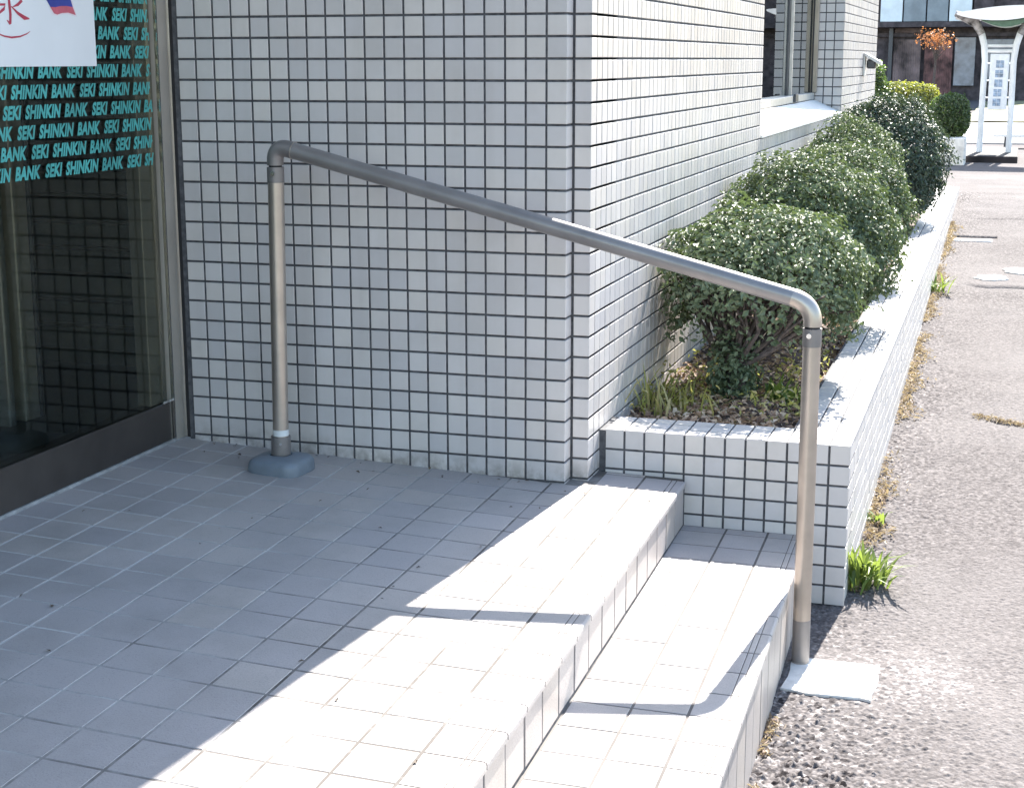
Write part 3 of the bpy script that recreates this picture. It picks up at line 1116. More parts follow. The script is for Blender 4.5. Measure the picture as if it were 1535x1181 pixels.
# soil
xs = np.linspace(XW - 0.02, XR - 0.10, 40); ys = np.concatenate([np.arange(0.29, 2.6, 0.02), np.arange(2.6, 8.2, 0.1)])
X, Y, F = grid_mesh(xs, ys)
Zs = 0.045 + 0.03 * value_noise(X * 8, Y * 8, 21) + 0.014 * value_noise(X * 40, Y * 40, 22) + 0.02 * np.exp(-((X - 0.3) / 0.15) ** 2)
np_mesh('soil', np.stack([X + PSH * (Y - YP), Y, Zs], -1).reshape(-1, 3), F, M_SOIL, smooth=True, kind='structure')


def leaves(P0, N, U, L, W, fold=0.25):
    """folded rhombic leaves at P0 with normal N, axis U; lengths L, widths W -> V, F(tri)"""
    n = len(P0)
    U = U - N * (U * N).sum(1, keepdims=True)
    U /= np.linalg.norm(U, axis=1, keepdims=True) + 1e-9
    B = np.cross(N, U)
    L = L[:, None]; W = W[:, None]
    base = P0 - U * L * 0.5
    tip = P0 + U * L * 0.5 - N * L * 0.08
    mid = P0 - U * L * 0.03
    l = mid + B * W * 0.5 + N * W * fold
    r = mid - B * W * 0.5 + N * W * fold
    V = np.stack([base, l, tip, r], 1).reshape(-1, 3)
    i = np.arange(n)[:, None] * 4
    F = np.concatenate([i + np.array([[0, 2, 1]]), i + np.array([[0, 3, 2]])], 0)
    return V, F


def unit_rand(g, n):
    v = g.normal(size=(n, 3))
    return v / np.linalg.norm(v, axis=1, keepdims=True)


def crown(name, parent, c, rad, n, mat, seed, leaf=(0.016, 0.024), lump=0.10, clip=None, bottom=-1.0, shell=0.55, updir=0.5, squar=2.0, dark=0.0, thin=0.0):
    g = np.random.default_rng(seed)
    D = unit_rand(g, int(n * 1.5))
    D = D[D[:, 2] > bottom][:n]
    if thin:
        face = np.clip(1.0 - (D[:, 2] + 0.25) / 0.6, 0, 1) * np.clip(-D[:, 1] + 0.3, 0, 1)
        D = D[g.random(len(D)) > thin * face]
    n = len(D)
    # lumpy outline: a sum of random bumps on the sphere
    K = 26
    C = unit_rand(g, K)
    A = g.uniform(-1, 1, K)
    lum = (np.exp((D @ C.T - 1) * 9) * A).sum(1)
    lum2 = (np.exp((D @ unit_rand(g, 140).T - 1) * 60) * g.uniform(-1, 1, 140)).sum(1)
    lum3 = (np.exp((D @ unit_rand(g, 420).T - 1) * 260) * g.uniform(-1, 1, 420)).sum(1)
    R = 1 + lump * lum * 0.8 + lump * 0.7 * lum2 + lump * 0.8 * lum3
    t = shell + (1 - shell) * g.random(n) ** 0.45
    stray = g.random(n) < 0.06
    t = np.where(stray, t + g.uniform(0.02, 0.11, n), t)
    if squar != 2.0:
        sq = np.abs(D) ** squar
        k = 1 / (sq.sum(1) ** (1 / squar))
        D2 = D * k[:, None]
    else:
        D2 = D
    Pt = D2 * (R * t)[:, None] * np.array(rad) + np.array(c)
    if clip is not None:
        ok = Pt[:, 0] > clip + g.uniform(0, 0.02, n)
        Pt, D, t, R = Pt[ok], D[ok], t[ok], R[ok]
        n = len(Pt)
    N = D * 0.85 + unit_rand(g, n) * 0.70 + np.array([0, 0, updir])
    N /= np.linalg.norm(N, axis=1, keepdims=True)
    U = unit_rand(g, n) + D * 0.8 + np.array([0, 0, 0.3])
    L = g.uniform(leaf[0] * 0.75, leaf[1] * 1.12, n)
    V, F = leaves(Pt, N, U, L, L * g.uniform(0.45, 0.72, n))
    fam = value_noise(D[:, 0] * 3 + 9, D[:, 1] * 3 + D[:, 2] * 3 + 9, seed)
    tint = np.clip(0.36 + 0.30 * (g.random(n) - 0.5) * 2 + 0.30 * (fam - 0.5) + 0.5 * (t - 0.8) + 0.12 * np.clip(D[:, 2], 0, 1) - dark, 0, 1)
    return np_mesh(name, V, F, mat, parent, tint=np.repeat(tint, 4))


def shrub(name, label, cat, x, y, z, c, rad, n, seed, mat, group=None, trunk=0.026, nb=16, clip=0.05, bottom=-0.75, leaf=(0.015, 0.023), multi=1, lump=0.10, skirt=0, thin=0.0, dark=0.0):
    t = thing(name, label, cat, (x, y, z), group)
    g = random.Random(seed)
    b = MB()
    fork = Vector((x, y, z + (c[2] - rad[2] - z) * 0.9 + 0.03))
    b.tube([(x, y, z - 0.05), (x + 0.006, y, (z + fork.z) / 2), tuple(fork)], [trunk * 1.35, trunk, trunk * 0.85], 9, False)
    for i in range(nb):
        a = 2 * math.pi * (i + g.random()) / nb
        e = g.uniform(0.1, 1.25)
        tip = Vector((c[0] + rad[0] * 0.85 * math.cos(a) * math.cos(e), c[1] + rad[1] * 0.85 * math.sin(a) * math.cos(e), c[2] + rad[2] * 0.8 * math.sin(e) - 0.03))
        tip.x = max(tip.x, 0.06) if clip is not None else tip.x
        mid = fork.lerp(tip, g.uniform(0.4, 0.6)) + Vector((g.uniform(-.05, .05), g.uniform(-.05, .05), g.uniform(-.05, .01)))
        if clip is not None: mid.x = max(mid.x, 0.07)
        b.tube([tuple(fork), tuple(mid), tuple(tip)], [trunk * 0.30, trunk * 0.17, trunk * 0.06], 5, False)
        for q in range(3):
            m2 = mid.lerp(tip, g.uniform(0, 0.6))
            t2 = m2 + Vector((g.uniform(-.1, .1), g.uniform(-.1, .1), g.uniform(0.0, .1)))
            if clip is not None: t2.x = max(t2.x, 0.06)
            b.tube([tuple(m2), tuple(t2)], [trunk * 0.16, trunk * 0.07], 4, False)
    b.build('trunk', M_BARK, t)
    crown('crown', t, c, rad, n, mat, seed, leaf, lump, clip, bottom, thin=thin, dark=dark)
    if skirt:
        crown('lower_sprigs', t, (x, y, z + 0.10), (0.075, 0.075, 0.13), skirt, mat, seed + 50, leaf, 0.2, None, -1, 0.2)
    return t


GR = 'clipped shrubs in the tiled planter'
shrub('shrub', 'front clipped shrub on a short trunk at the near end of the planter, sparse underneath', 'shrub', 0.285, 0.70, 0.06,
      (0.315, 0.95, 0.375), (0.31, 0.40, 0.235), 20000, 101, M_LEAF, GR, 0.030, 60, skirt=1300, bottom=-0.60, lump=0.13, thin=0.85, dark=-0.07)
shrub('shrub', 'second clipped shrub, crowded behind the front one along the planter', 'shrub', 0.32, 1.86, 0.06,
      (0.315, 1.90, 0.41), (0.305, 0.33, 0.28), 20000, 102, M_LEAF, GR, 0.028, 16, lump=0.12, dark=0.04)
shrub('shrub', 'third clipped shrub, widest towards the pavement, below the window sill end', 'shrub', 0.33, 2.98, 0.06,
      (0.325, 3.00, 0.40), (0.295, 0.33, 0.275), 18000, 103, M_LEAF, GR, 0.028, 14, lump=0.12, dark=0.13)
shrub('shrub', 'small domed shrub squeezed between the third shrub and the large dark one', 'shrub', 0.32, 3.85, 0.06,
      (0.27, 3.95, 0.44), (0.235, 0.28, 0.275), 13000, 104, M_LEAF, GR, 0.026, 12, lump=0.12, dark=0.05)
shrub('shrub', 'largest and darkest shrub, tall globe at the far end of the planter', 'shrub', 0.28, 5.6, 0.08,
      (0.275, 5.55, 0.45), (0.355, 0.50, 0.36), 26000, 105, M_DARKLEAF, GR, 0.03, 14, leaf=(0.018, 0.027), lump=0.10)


# ground litter, dry grass, weeds
def scatter(name, mat, n, fn, leaf, seed, tilt=0.5, kind='stuff', parent=None, fold=0.2, slim=0.55):
    g = np.random.default_rng(seed)
    Pt = fn(g, n)
    n = len(Pt)
    N = np.array([0, 0, 1.0]) + unit_rand(g, n) * tilt
    N /= np.linalg.norm(N, axis=1, keepdims=True)
    L = g.uniform(leaf[0], leaf[1], n)
    V, F = leaves(Pt, N, unit_rand(g, n), L, L * g.uniform(slim * 0.7, slim * 1.2, n), fold)
    return np_mesh(name, V, F, mat, parent, tint=np.repeat(g.random(n), 4), kind=kind)


def litter_pts(g, n):
    x = g.uniform(0.055, 0.50, n); y = 0.315 + g.random(n) ** 1.5 * 4.5
    z = 0.06 + 0.03 * g.random(n) + 0.018 * np.exp(-((x - 0.3) / 0.15) ** 2)
    return np.stack([x, y, z], 1)


scatter('dry_leaves', M_DRY, 8000, litter_pts, (0.012, 0.028), 31, 0.7)


def strip_pts(g, n):
    y = 0.25 + g.random(n) ** 1.2 * 6.5
    x = 0.66 + PSH * (y - YP) + np.abs(g.normal(size=n)) * 0.022 * (0.6 + np.sin(y * 7) ** 2)
    k = value_noise(y * 2.3, y * 0 + 3, 61) + 0.25 * g.random(n) > 0.42
    x, y = x[k], y[k]
    return np.stack([x, y, zg_np(y) + 0.004 + 0.012 * g.random(len(x))], 1)


scatter('dry_grass_litter', M_STRAW, 4200, strip_pts, (0.010, 0.03), 32, 0.8, slim=0.3)


def crack_pts(g, n):
    x = g.uniform(0.84, 1.3, n)
    y = 2.05 - 0.45 * (x - 0.86) + g.normal(size=n) * 0.016
    ok = value_noise(x * 14, y * 0, 71) > 0.45
    x, y = x[ok], y[ok]
    return np.stack([x, y, zg_np(y) + 0.002 + 0.006 * g.random(len(x))], 1)


scatter('crack_moss', M_STRAW, 700, crack_pts, (0.008, 0.02), 33, 0.8, slim=0.35)


def debris_pts(g, n):
    x = g.uniform(-0.95, 0.25, n); y = g.uniform(-1.6, -0.05, n)
    near = g.random(n) < 0.45
    y = np.where(near, -0.01 - np.abs(g.normal(size=n)) * 0.05, y)
    z = np.where(x < 0, -0.04 * x, -0.02 * x)
    return np.stack([x, y, z + 0.0025], 1)


scatter('floor_litter', M_DRYDARK, 60, debris_pts, (0.005, 0.014), 37, 0.35)


def step_pts(g, n):
    y = g.uniform(-1.6, -0.5, n)
    x = 0.589 + SH2 * (y + 0.96) + np.abs(g.normal(size=n)) * 0.012 + 0.004
    ok = value_noise(y * 9, y * 0, 81) > 0.4
    x, y = x[ok], y[ok]
    return np.stack([x, y, zg_np(y) + 0.004 + 0.01 * g.random(len(x))], 1)


scatter('step_edge_litter', M_STRAW, 700, step_pts, (0.008, 0.022), 34, 0.8, slim=0.35)


def blades(name, label, cat, x, y, z, n, h, seed, mat, spread=0.5, wid=0.010, rad=0.03, bias=(0, 0), group=None):
    """tuft of arching blade leaves, each three quads long"""
    t = thing(name, label, cat, (x, y, z), group)
    g = np.random.default_rng(seed)
    V, F, T = [], [], []
    for i in range(n):
        a = g.uniform(0, 2 * math.pi)
        d = np.array([math.cos(a) + bias[0], math.sin(a) + bias[1], 0]) * g.uniform(0.2, 1.0) * spread
        hh = h * g.uniform(0.5, 1.0)
        p0 = np.array([x + g.normal() * rad * 0.5, y + g.normal() * rad * 0.5, z - 0.005])
        zz = g.uniform(0.25, 0.85)
        side = np.array([-math.sin(a), math.cos(a), 0]) * wid * g.uniform(0.6, 1.1)
        k = len(V)
        tt = g.random()
        for q, (s, w) in enumerate(((0, 0.5), (0.35, 1), (0.7, 0.8), (1.0, 0.05))):
            c = p0 + d * hh * s * (0.6 + 0.7 * s) + np.array([0, 0, hh * (s - 0.55 * (1 - zz) * s * s * 1.6)])
            V += [c - side * w * 0.5, c + side * w * 0.5]
            T += [tt, tt]
        for q in range(3):
            F.append((k + 2 * q, k + 2 * q + 1, k + 2 * q + 3, k + 2 * q + 2))
    np_mesh('leaves', np.array(V), np.array(F), mat, t, tint=T, smooth=True)
    return t


blades('weed', 'bright green weed with pointed leaves at the foot of the planter corner', 'weed', 0.688, 0.30, zground(0.30), 84, 0.19, 41, M_WEED, 0.45, 0.010, 0.05, (0.3, -0.2))
blades('weed', 'small yellow-green weed sprouting along the planter base, between the corner weed and the dry tuft', 'weed', 0.682, 0.80, zground(0.8), 22, 0.07, 42, M_WEED, 0.7, 0.011, 0.03)
blades('weed', 'pale yellowish grass tuft against the planter base halfway along', 'weed', 0.655, 4.35, zground(4.35), 44, 0.14, 43, M_WEED, 0.9, 0.012, 0.05)
blades('weed', 'low sprig of light green leaves beside the front shrub, near the right planter wall', 'weed', 0.41, 0.72, 0.075, 44, 0.11, 44, M_WEED, 0.6, 0.016, 0.05)
blades('weed', 'yellow-green upright stems between the wall and the front shrub', 'weed', 0.115, 0.55, 0.065, 90, 0.19, 45, M_WEEDY, 0.5, 0.007, 0.13)
blades('weed', 'low yellowish sprouts around the foot of the front shrub trunk', 'weed', 0.22, 0.64, 0.07, 80, 0.10, 46, M_WEEDY, 0.8, 0.010, 0.14)


def stem_pts(g, n):
    x = g.uniform(0.055, 0.50, n); y = g.uniform(0.42, 1.5, n)
    k = value_noise(x * 16, y * 16, 55) > 0.5
    x, y = x[k], y[k]
    return np.stack([x, y, 0.065 + g.random(len(x)) ** 1.6 * 0.09], 1)


scatter('ground_cover', M_WEEDY, 2600, stem_pts, (0.010, 0.026), 57, 1.6, slim=0.45)

# ------------------------------------------------------------------ concrete pad and handrail
g = random.Random(8)
z = zground(-0.23)
cor = [(0.586, -0.374), (0.776, -0.374), (0.778, -0.113), (0.586, -0.112)]
out = []
for i in range(4):
    (xa, ya), (xb, yb) = cor[i], cor[(i + 1) % 4]
    for q in range(7):
        t = q / 7
        k = 0.0075 if i in (1, 0) else 0.003
        out.append((xa + (xb - xa) * t + g.uniform(-k, k), ya + (yb - ya) * t + g.uniform(-k, k)))
n = len(out)
vs = [(x + 0.004 * (0.68 - x), y + 0.004 * (-0.24 - y), z + 0.0022 + g.uniform(-.0005, .0005)) for x, y in out] + [(x + 0.008 * (x - 0.68), y + 0.008 * (y + 0.24), z + 0.0010) for x, y in out] + [(x, y, z - 0.05) for x, y in out]
fs = [tuple(range(n))] + [(k * n + i, (k + 1) * n + i, (k + 1) * n + (i + 1) % n, k * n + (i + 1) % n) for k in (0, 1) for i in range(n)]
b = MB(); b.add(vs, fs)
pad = b.build('concrete_pad', M_CONC, label='pale concrete pad in the asphalt at the foot of the lower handrail post', cat='concrete pad')

rail = thing('handrail', 'sloping pipe handrail with two posts over the entrance steps', 'handrail', (-0.671, -0.165, 0.028))
R0 = 0.0192
A = Vector((-0.6612, -0.165, 0))
B = Vector((0.600, -0.205, 0))
ra, rb = Vector((-0.613, -0.168, 0.7948)), Vector((0.556, -0.2, 0.5065))
dirr = (rb - ra).normalized()


def arc(p_from, corner, p_to, n=10):
    out = []
    for i in range(n + 1):
        t = i / n
        out.append(((1 - t) ** 2 * p_from + 2 * t * (1 - t) * corner + t * t * p_to))
    return out


# left post
zc = 0.755
b = MB(); b.tube([(-0.670, -0.165, 0.10), (A.x, A.y, 0.720)], R0, 20)
b.build('post', M_PIPE, rail)
b = MB(); b.tube([(A.x, A.y, 0.720), (A.x, A.y, 0.756)], R0 * 1.06, 20)
sl = b.build('joint_sleeve', M_FIT, rail)
b = MB(); b.tube([(A.x + 0.004, A.y - R0 - 0.0005, 0.742), (A.x + 0.004, A.y - R0 - 0.006, 0.742)], 0.0055, 10)
b.build('screw', M_CHROME, sl)
b = MB(); b.tube([(A.x, A.y, 0.754), (A.x, A.y, 0.762)], R0 * 0.8, 16)
b.build('joint_gap', M_SEAL, sl)
cl = Vector((A.x, A.y, 0.809))
pl_path = [Vector((A.x, A.y, 0.760)), Vector((A.x, A.y, 0.767))] + arc(Vector((A.x, A.y, 0.769)), cl, ra - dirr * 0.004, 10)[1:] + [ra]
b = MB(); b.tube(pl_path, R0 * 1.03, 20)
b.build('elbow', M_FIT, rail)
b = MB(); b.tube([ra, ra + dirr * 0.0022], R0 * 1.09, 20)
b.build('seam_ring', M_PIPE, rail)
b = MB(); b.tube([ra + dirr * 0.0022, rb], R0, 22)
b.build('rail_pipe', M_RAIL, rail)
# right post
zt = 0.455
cr = rb + dirr * 0.047
cr = Vector((B.x, B.y, 0.496))
b = MB(); b.tube([rb] + arc(rb + dirr * 0.002, cr, Vector((B.x, B.y, 0.452)), 12)[1:] + [Vector((B.x, B.y, 0.448))], R0 * 1.03, 20)
b.build('elbow', M_PIPE, rail)
b = MB(); b.tube([(B.x, B.y, 0.449), (B.x, B.y, 0.442)], R0 * 0.85, 16)
b.build('joint_gap', M_SEAL, rail)
b = MB(); b.tube([(B.x, B.y, 0.405), (B.x, B.y, 0.4435)], R0 * 1.06, 20)
sl = b.build('joint_sleeve', M_FIT, rail)
b = MB(); b.tube([(B.x - 0.004, B.y - R0 - 0.0005, 0.430), (B.x - 0.004, B.y - R0 - 0.005, 0.430)], 0.0055, 10)
b.build('screw', M_CHROME, sl)
b = MB(); b.tube([(0.602, -0.2065, zground(-0.2) - 0.05), (B.x, B.y, 0.406)], R0, 20)
b.build('post', M_PIPE, rail)
b = MB(); b.tube([(0.602, -0.2065, zground(-0.2) + 0.004), (0.6018, -0.2064, zground(-0.2) + 0.10)], R0 * 1.015, 20)
b.build('post_foot', M_FIT, rail)
# base collar, tape and rubber foot cover
b = MB(); b.tube([(-0.671, -0.165, 0.045), (-0.670, -0.165, 0.109)], 0.0238, 20)
bc = b.build('base_collar', M_FIT, rail)
b = MB(); b.tube([(-0.660, -0.165 - 0.0215, 0.094), (-0.6595, -0.165 - 0.025, 0.094)], 0.0038, 8)
b.build('screw', M_CHROME, bc)
b = MB(); b.tube([(-0.670, -0.165, 0.111), (-0.670, -0.165, 0.126)], R0 * 1.02, 20)
b.build('tape_band', M_TAPE, rail)
V, F = [], []
nn, kk = 40, 9
zb = zfloor(-0.67) - 0.003
prof = [(1.0, 0.0), (1.0, 0.011), (0.985, 0.022), (0.94, 0.030), (0.84, 0.035), (0.66, 0.038), (0.42, 0.040), (0.36, 0.041), (0.33, 0.039)]
ca, sa = math.cos(math.radians(-4)), math.sin(math.radians(-4))
for (s, h) in prof:
    for i in range(nn):
        th = 2 * math.pi * i / nn
        c, si = math.cos(th), math.sin(th)
        e = 0.5
        ux = 0.071 * s * math.copysign(abs(c) ** e, c)
        uy = 0.066 * s * math.copysign(abs(si) ** e, si)
        V.append((-0.669 + ux * ca - uy * sa, -0.169 + ux * sa + uy * ca, zb + h))
for j in range(len(prof) - 1):
    for i in range(nn):
        F.append((j * nn + i, j * nn + (i + 1) % nn, (j + 1) * nn + (i + 1) % nn, (j + 1) * nn + i))
np_mesh('foot_cover', np.array(V), np.array(F), M_RUBBER, rail, smooth=True)

# ------------------------------------------------------------------ poster on the door glass
poster = thing('poster', 'white poster taped to the door glass with red writing and a small flag', 'poster', (XD, -0.7, 0.986))
xp = XD - 0.002
b = MB(); b.box(xp - 0.0015, xp, -1.06, -0.303, 0.987, 1.53, 0.0005)
b.build('sheet', M_PAPER, poster)


def PY_(px, py):   # poster layout grid: 1 unit = one print millimetre
    return (-0.668 + px * 0.00249, 0.985 + (101 - py) * 0.00150)


def stroke(mb, pts, ws, d, px_scale=1.0):
    """tapered brush stroke through layout points"""
    Pt = [Vector(PY_(*p)) for p in pts]
    L, Rr = [], []
    for i, p in enumerate(Pt):
        t = (Pt[min(i + 1, len(Pt) - 1)] - Pt[max(i - 1, 0)]).normalized()
        nrm = Vector((-t.y, t.x)) * ws[i] * 0.001
        L.append(p + nrm); Rr.append(p - nrm)
    vs = [(xp + d, q.x, q.y) for q in L] + [(xp + d, q.x, q.y) for q in Rr]
    n = len(Pt)
    mb.add(vs, [(i, i + 1, n + i + 1, n + i) for i in range(n - 1)])


b = MB()
stroke(b, [(17.5, 4), (18, 15), (18.5, 28), (17.5, 40), (16, 42)], [3.6, 4.4, 4.2, 4.0, 0.8], 0.0006)
stroke(b, [(13, 36), (17, 41)], [1.0, 3.0], 0.00065)
stroke(b, [(-6, 17), (4, 15.5), (12, 15), (10, 21), (4, 26), (-3, 30)], [2.0, 2.4, 2.6, 3.2, 2.8, 1.0], 0.0007)
stroke(b, [(36, 8), (30, 14), (22, 18)], [3.6, 3.2, 0.8], 0.00075)
stroke(b, [(20, 17), (29, 26), (38, 32), (45, 33)], [1.0, 3.2, 4.6, 1.2], 0.0008)
b.build('red_character', M_RED, poster)
b = MB()
stroke(b, [(-8, 51), (0, 55), (8, 58), (18, 59.5), (30, 58), (40, 54), (45, 50.5)], [0.8, 1.2, 1.6, 2.0, 1.7, 1.2, 0.5], 0.0007)
b.build('red_curve', M_RED, poster)


def band(top, bot, d, mat, name):
    mb = MB()
    a = [PY_(*p) for p in top]; c = [PY_(*p) for p in bot]
    vs = [(xp + d, *q) for q in a] + [(xp + d, *q) for q in c]
    n = len(a)
    mb.add(vs, [(i, i + 1, n + i + 1, n + i) for i in range(n - 1)])
    mb.build(name, mat, poster)


band([(64, -22), (75, -22), (86, -22), (97, -24), (106, -24)], [(80, 26), (86, 27.5), (94, 25), (103, 24), (118, 27.5)], 0.0005, M_PINK, 'flag_rim')
band([(66, -21), (75, -19), (84, -20), (94, -22), (103, -23)], [(70, 2), (78, 4), (88, 3), (98, 0), (108, -2)], 0.0008, M_REDL, 'flag_band')
band([(70, 2), (78, 3), (88, 2), (98, -1), (108, -2)], [(77, 15), (85, 15), (93, 13), (102, 12.5), (112, 13.5)], 0.0009, M_BLUE, 'flag_band')
band([(77, 15), (85, 15), (93, 13), (102, 12.5), (112, 13.5)], [(82, 24), (87, 25.5), (94, 23), (104, 22), (116, 25)], 0.0010, M_REDL, 'flag_band')

# ------------------------------------------------------------------ things beyond the planter
# corner shrub behind the building
shrub('shrub', 'narrow green shrub just visible past the far corner of the building', 'shrub', -0.09, 9.3, 0.05,
      (-0.10, 9.3, 0.50), (0.14, 0.20, 0.45), 5000, 120, M_GLEAF, None, 0.02, 8, clip=None, leaf=(0.025, 0.04))

# dark plinth in front of the shelter
b = MB(); b.box(0.20, 1.0, 12.65, 14.4, -0.05, 0.075, 0.008)
b.build('plinth', M_BASE, label='low dark plinth under the white notice shelter', cat='plinth')
b = MB()
b.box(0.22, 0.515, 12.15, 12.6, -0.02, 0.27, 0.01)
b.build('concrete_block', M_CONC, label='grey concrete block below the round clipped bush', cat='concrete block')


def hedge(name, label, cat, c, rad, n, mat, seed, leaf, zb, squar=1.0):
    t = thing(name, label, cat, (c[0], c[1], zb))
    b = MB()
    for i in range(7):
        g = random.Random(seed + i)
        b.tube([(c[0] + g.uniform(-.3, .3) * rad[0], c[1] + g.uniform(-.3, .3) * rad[1], zb),
                (c[0] + g.uniform(-.7, .7) * rad[0], c[1] + g.uniform(-.7, .7) * rad[1], c[2] + 0.5 * rad[2])], [0.015, 0.006], 5, False)
    b.build('stems', M_BARK, t)
    crown('crown', t, c, rad, n, mat, seed, leaf, 0.05, None, -1.0, 0.6, squar=squar)
    return t


hedge('hedge', 'round dark green clipped bush on the concrete block by the shelter', 'bush', (0.345, 12.5, 0.46), (0.195, 0.24, 0.215), 7000, M_GLEAF, 131, (0.02, 0.035), 0.25, 2.6)
hedge('hedge', 'low yellow-green hedge running behind the big dark shrub', 'hedge', (-0.33, 14.6, 0.56), (0.48, 0.35, 0.20), 11000, M_YLEAF, 132, (0.025, 0.045), 0.02, 3.0)

# notice shelter: two curving posts, arched white roof, board
sx0, sx1, syy = 0.620, 0.905, 13.4
sign = thing('notice_shelter', 'white notice shelter with curved posts, arched roof and a board of pale blue squares', 'notice shelter', (0.8, syy, 0.07))
for s, x in ((-1, sx0), (1, sx1)):
    b = MB()
    pth = [(x, syy, 0.06), (x, syy, 0.5), (x + s * -0.004, syy, 0.98), (x + s * 0.012, syy, 1.14), (x + s * 0.045, syy, 1.26), (x + s * 0.10, syy, 1.345), (x + s * 0.19, syy, 1.40), (x + s * 0.30, syy, 1.43)]
    b.tube(pth, [0.031, 0.031, 0.031, 0.033, 0.035, 0.036, 0.036, 0.032], 10)
    b.build('curved_post', M_SIGNPOST, sign)
    b = MB()
    b.tube([(x + s * 0.04, syy - 0.01, 1.25), (x + s * 0.10, syy - 0.012, 1.352), (x + s * 0.19, syy - 0.012, 1.41), (x + s * 0.31, syy - 0.01, 1.455)], [0.034, 0.046, 0.05, 0.03], 9)
    b.build('bracket', M_SIGNWORN, sign)
# arched roof: deep white band, sagging underside, green lens below it
n = 16
top = [(0.335 + 0.93 * i / n, 1.455 + 0.055 * (i / n) + 0.035 * math.sin(math.pi * i / n)) for i in range(n + 1)]
low = [(x, 1.44 + 0.05 * (i / n) - 0.085 * math.sin(math.pi * i / n) ** 0.8) for i, (x, z) in enumerate(top)]
b = MB(); b.prism(top + low[::-1], 'y', syy - 0.33, syy + 0.33)
b.build('arched_roof', M_WHITE, sign)
g1 = low[4:n - 2]
m = len(g1) - 1
g2 = [(x, z - 0.004 - 0.062 * math.sin(math.pi * i / m)) for i, (x, z) in enumerate(g1)]
b = MB(); b.prism([(x, z - 0.003) for x, z in g1] + g2[::-1], 'y', syy - 0.30, syy + 0.30)
b.build('green_fascia', M_CANOPYGREEN, sign)
for z in (1.135, 1.085):
    b = MB(); b.tube([(sx0 + 0.02, syy, z), (sx1 - 0.02, syy, z)], 0.016, 10)
    b.build('crossbar', M_SIGNPOST, sign)
b = MB(); b.box(sx0 + 0.055, sx1 - 0.045, syy - 0.02, syy + 0.02, 0.50, 1.055, 0.006)
bd = b.build('board', M_BOARD, sign)
for i in range(5):
    z = 0.955 - i * 0.095
    xq = 0.772 - 0.003 * i
    b = MB()
    for a in range(2):
        for c in range(2):
            b.box(xq - 0.038 + a * 0.04, xq - 0.002 + a * 0.04, syy - 0.0235, syy - 0.0205, z - 0.036 + c * 0.038, z - 0.001 + c * 0.037)
    b.build('blue_square', M_BOARDSQ, bd)
for z in (0.62, 0.79, 0.96):
    b = MB(); b.tube([(sx0 + 0.02, syy, z), (sx0 + 0.058, syy, z)], 0.007, 8)
    b.build('bracket_pin', M_SIGNPOST, sign)
    b = MB(); b.tube([(sx1 - 0.05, syy, z), (sx1 - 0.02, syy, z)], 0.007, 8)
    b.build('bracket_pin', M_SIGNPOST, sign)

# low bench behind the shelter
bench = thing('bench', 'low white bench on the pavement behind the notice shelter', 'bench', (0.95, 15.6, 0.02))
b = MB(); b.box(0.72, 1.5, 15.5, 15.8, 0.13, 0.165, 0.006)
b.build('seat', M_WHITE, bench)
for x in (0.86, 1.36):
    b = MB(); b.box(x - 0.02, x + 0.02, 15.6, 15.7, -0.02, 0.13)
    b.build('leg', M_STEEL, bench)

# old house across the road
HY = 38.5
hs = thing('old_house', 'dark old wooden house with rusty sheet doors and pale blue upper panels', 'house', (0.5, HY, 0))
b = MB()
b.box(-3.2, 9.5, HY + 0.1, HY + 6, -0.3, 4.6)
b.build('wall', M_DARKWOOD, hs)
b = MB(); b.box(-3.0, 9.4, HY - 0.5, HY + 0.1, 1.80, 1.93)
b.build('beam', M_DARKWOOD, hs)
b = MB(); b.box(-3.0, 9.4, HY - 0.02, HY + 0.1, 1.57, 1.66)
b.build('beam', M_DARKWOOD, hs)
b = MB()
b.prism([(-3.6, 4.5), (9.9, 4.5), (9.0, 6.4), (-2.8, 6.4)], 'y', HY - 0.6, HY + 6.5)
b.build('roof', M_ROOF, hs)
X0 = lambda px: -2.575 + (px - 1320) * (0.93 + 2.575) / (1535 - 1320) - 0.0
for xa, xb, mm in ((1324, 1357, M_PALEPANEL), (1359, 1392, M_SLATEPANEL), (1394, 1425, M_SLATEPANEL), (1427, 1460, M_PALEPANEL), (1463, 1492, M_DARKWOOD)):
    b = MB(); b.box(X0(xa), X0(xb), HY - 0.42, HY - 0.36, 1.935, 3.6, 0.01)
    b.build('upper_panel', mm, hs)
for xa, xb, mm in ((1337, 1343, M_STEEL),):
    b = MB(); b.box(X0(xa), X0(xb), HY - 0.1, HY + 0.05, -0.05, 1.79)
    b.build('post', mm, hs)
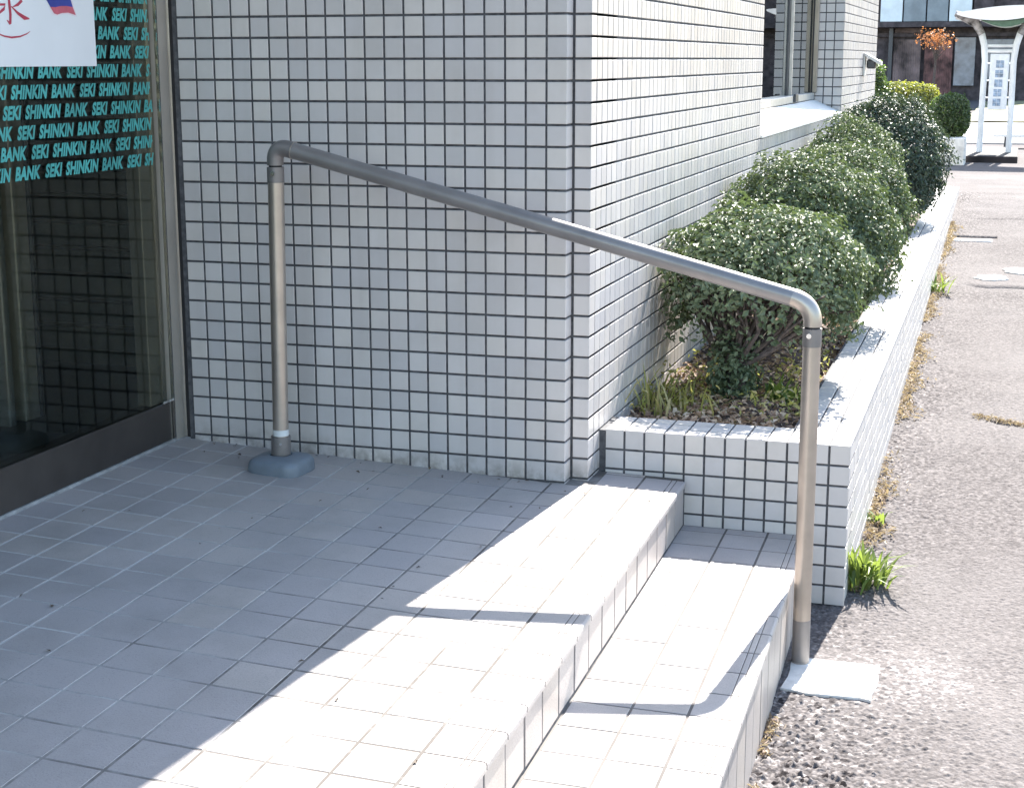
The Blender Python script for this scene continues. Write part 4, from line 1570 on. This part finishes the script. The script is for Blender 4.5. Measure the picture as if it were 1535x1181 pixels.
for xa, xb, mm in ((1344, 1386, M_RUST2), (1392, 1434, M_RUST)):
    x0, x1 = X0(xa), X0(xb)
    nx = 24
    pts = [(x0 + (x1 - x0) * i / nx, HY - 0.03 - (0.018 if i % 2 else 0.0)) for i in range(nx + 1)]
    vs = [(x, y, -0.02) for x, y in pts] + [(x, y, 1.5) for x, y in pts] + [(x0, HY + 0.02, -0.02), (x1, HY + 0.02, -0.02), (x0, HY + 0.02, 1.5), (x1, HY + 0.02, 1.5)]
    k = nx + 1
    fs = [(i, i + 1, k + i + 1, k + i) for i in range(nx)] + [(2 * k, 0, k, 2 * k + 2), (nx, 2 * k + 1, 2 * k + 3, k + nx)]
    b = MB(); b.add(vs, fs)
    b.build('sheet_door', mm, hs)
b = MB(); b.box(X0(1437), X0(1468), HY - 0.03, HY + 0.05, 0.35, 1.55, 0.01)
b.build('glass_door', M_GREYGLASS, hs)
b = MB(); b.box(X0(1478), X0(1530), HY - 0.03, HY + 0.05, 0.5, 1.5, 0.01)
b.build('glass_door', M_GREYGLASS, hs)
b = MB(); b.box(X0(1345), X0(1385), HY - 0.02, HY + 0.06, 1.665, 1.795, 0.01)
b.build('fanlight', M_RUST2, hs)

# small maple in front of the house
mt = thing('maple_tree', 'small bare-stemmed maple with orange leaves in front of the dark house', 'tree', (-0.75, 31.0, 0.0))
b = MB()
b.tube([(-0.75, 31, -0.1), (-0.76, 31, 0.5), (-0.74, 31, 1.15)], [0.035, 0.028, 0.018], 8, False)
g = random.Random(5)
for i in range(14):
    a = g.uniform(0, 6.28); l = g.uniform(0.15, 0.42)
    b.tube([(-0.75, 31, 1.0 + g.uniform(-0.1, 0.15)), (-0.75 + l * math.cos(a), 31 + l * math.sin(a), 1.25 + g.uniform(0, 0.35))], [0.010, 0.003], 5, False)
b.build('trunk', M_BARK, mt)
crown('crown', mt, (-0.74, 31, 1.42), (0.38, 0.38, 0.24), 420, M_ORANGE, 141, (0.04, 0.075), 0.45, None, -0.9, 0.05)
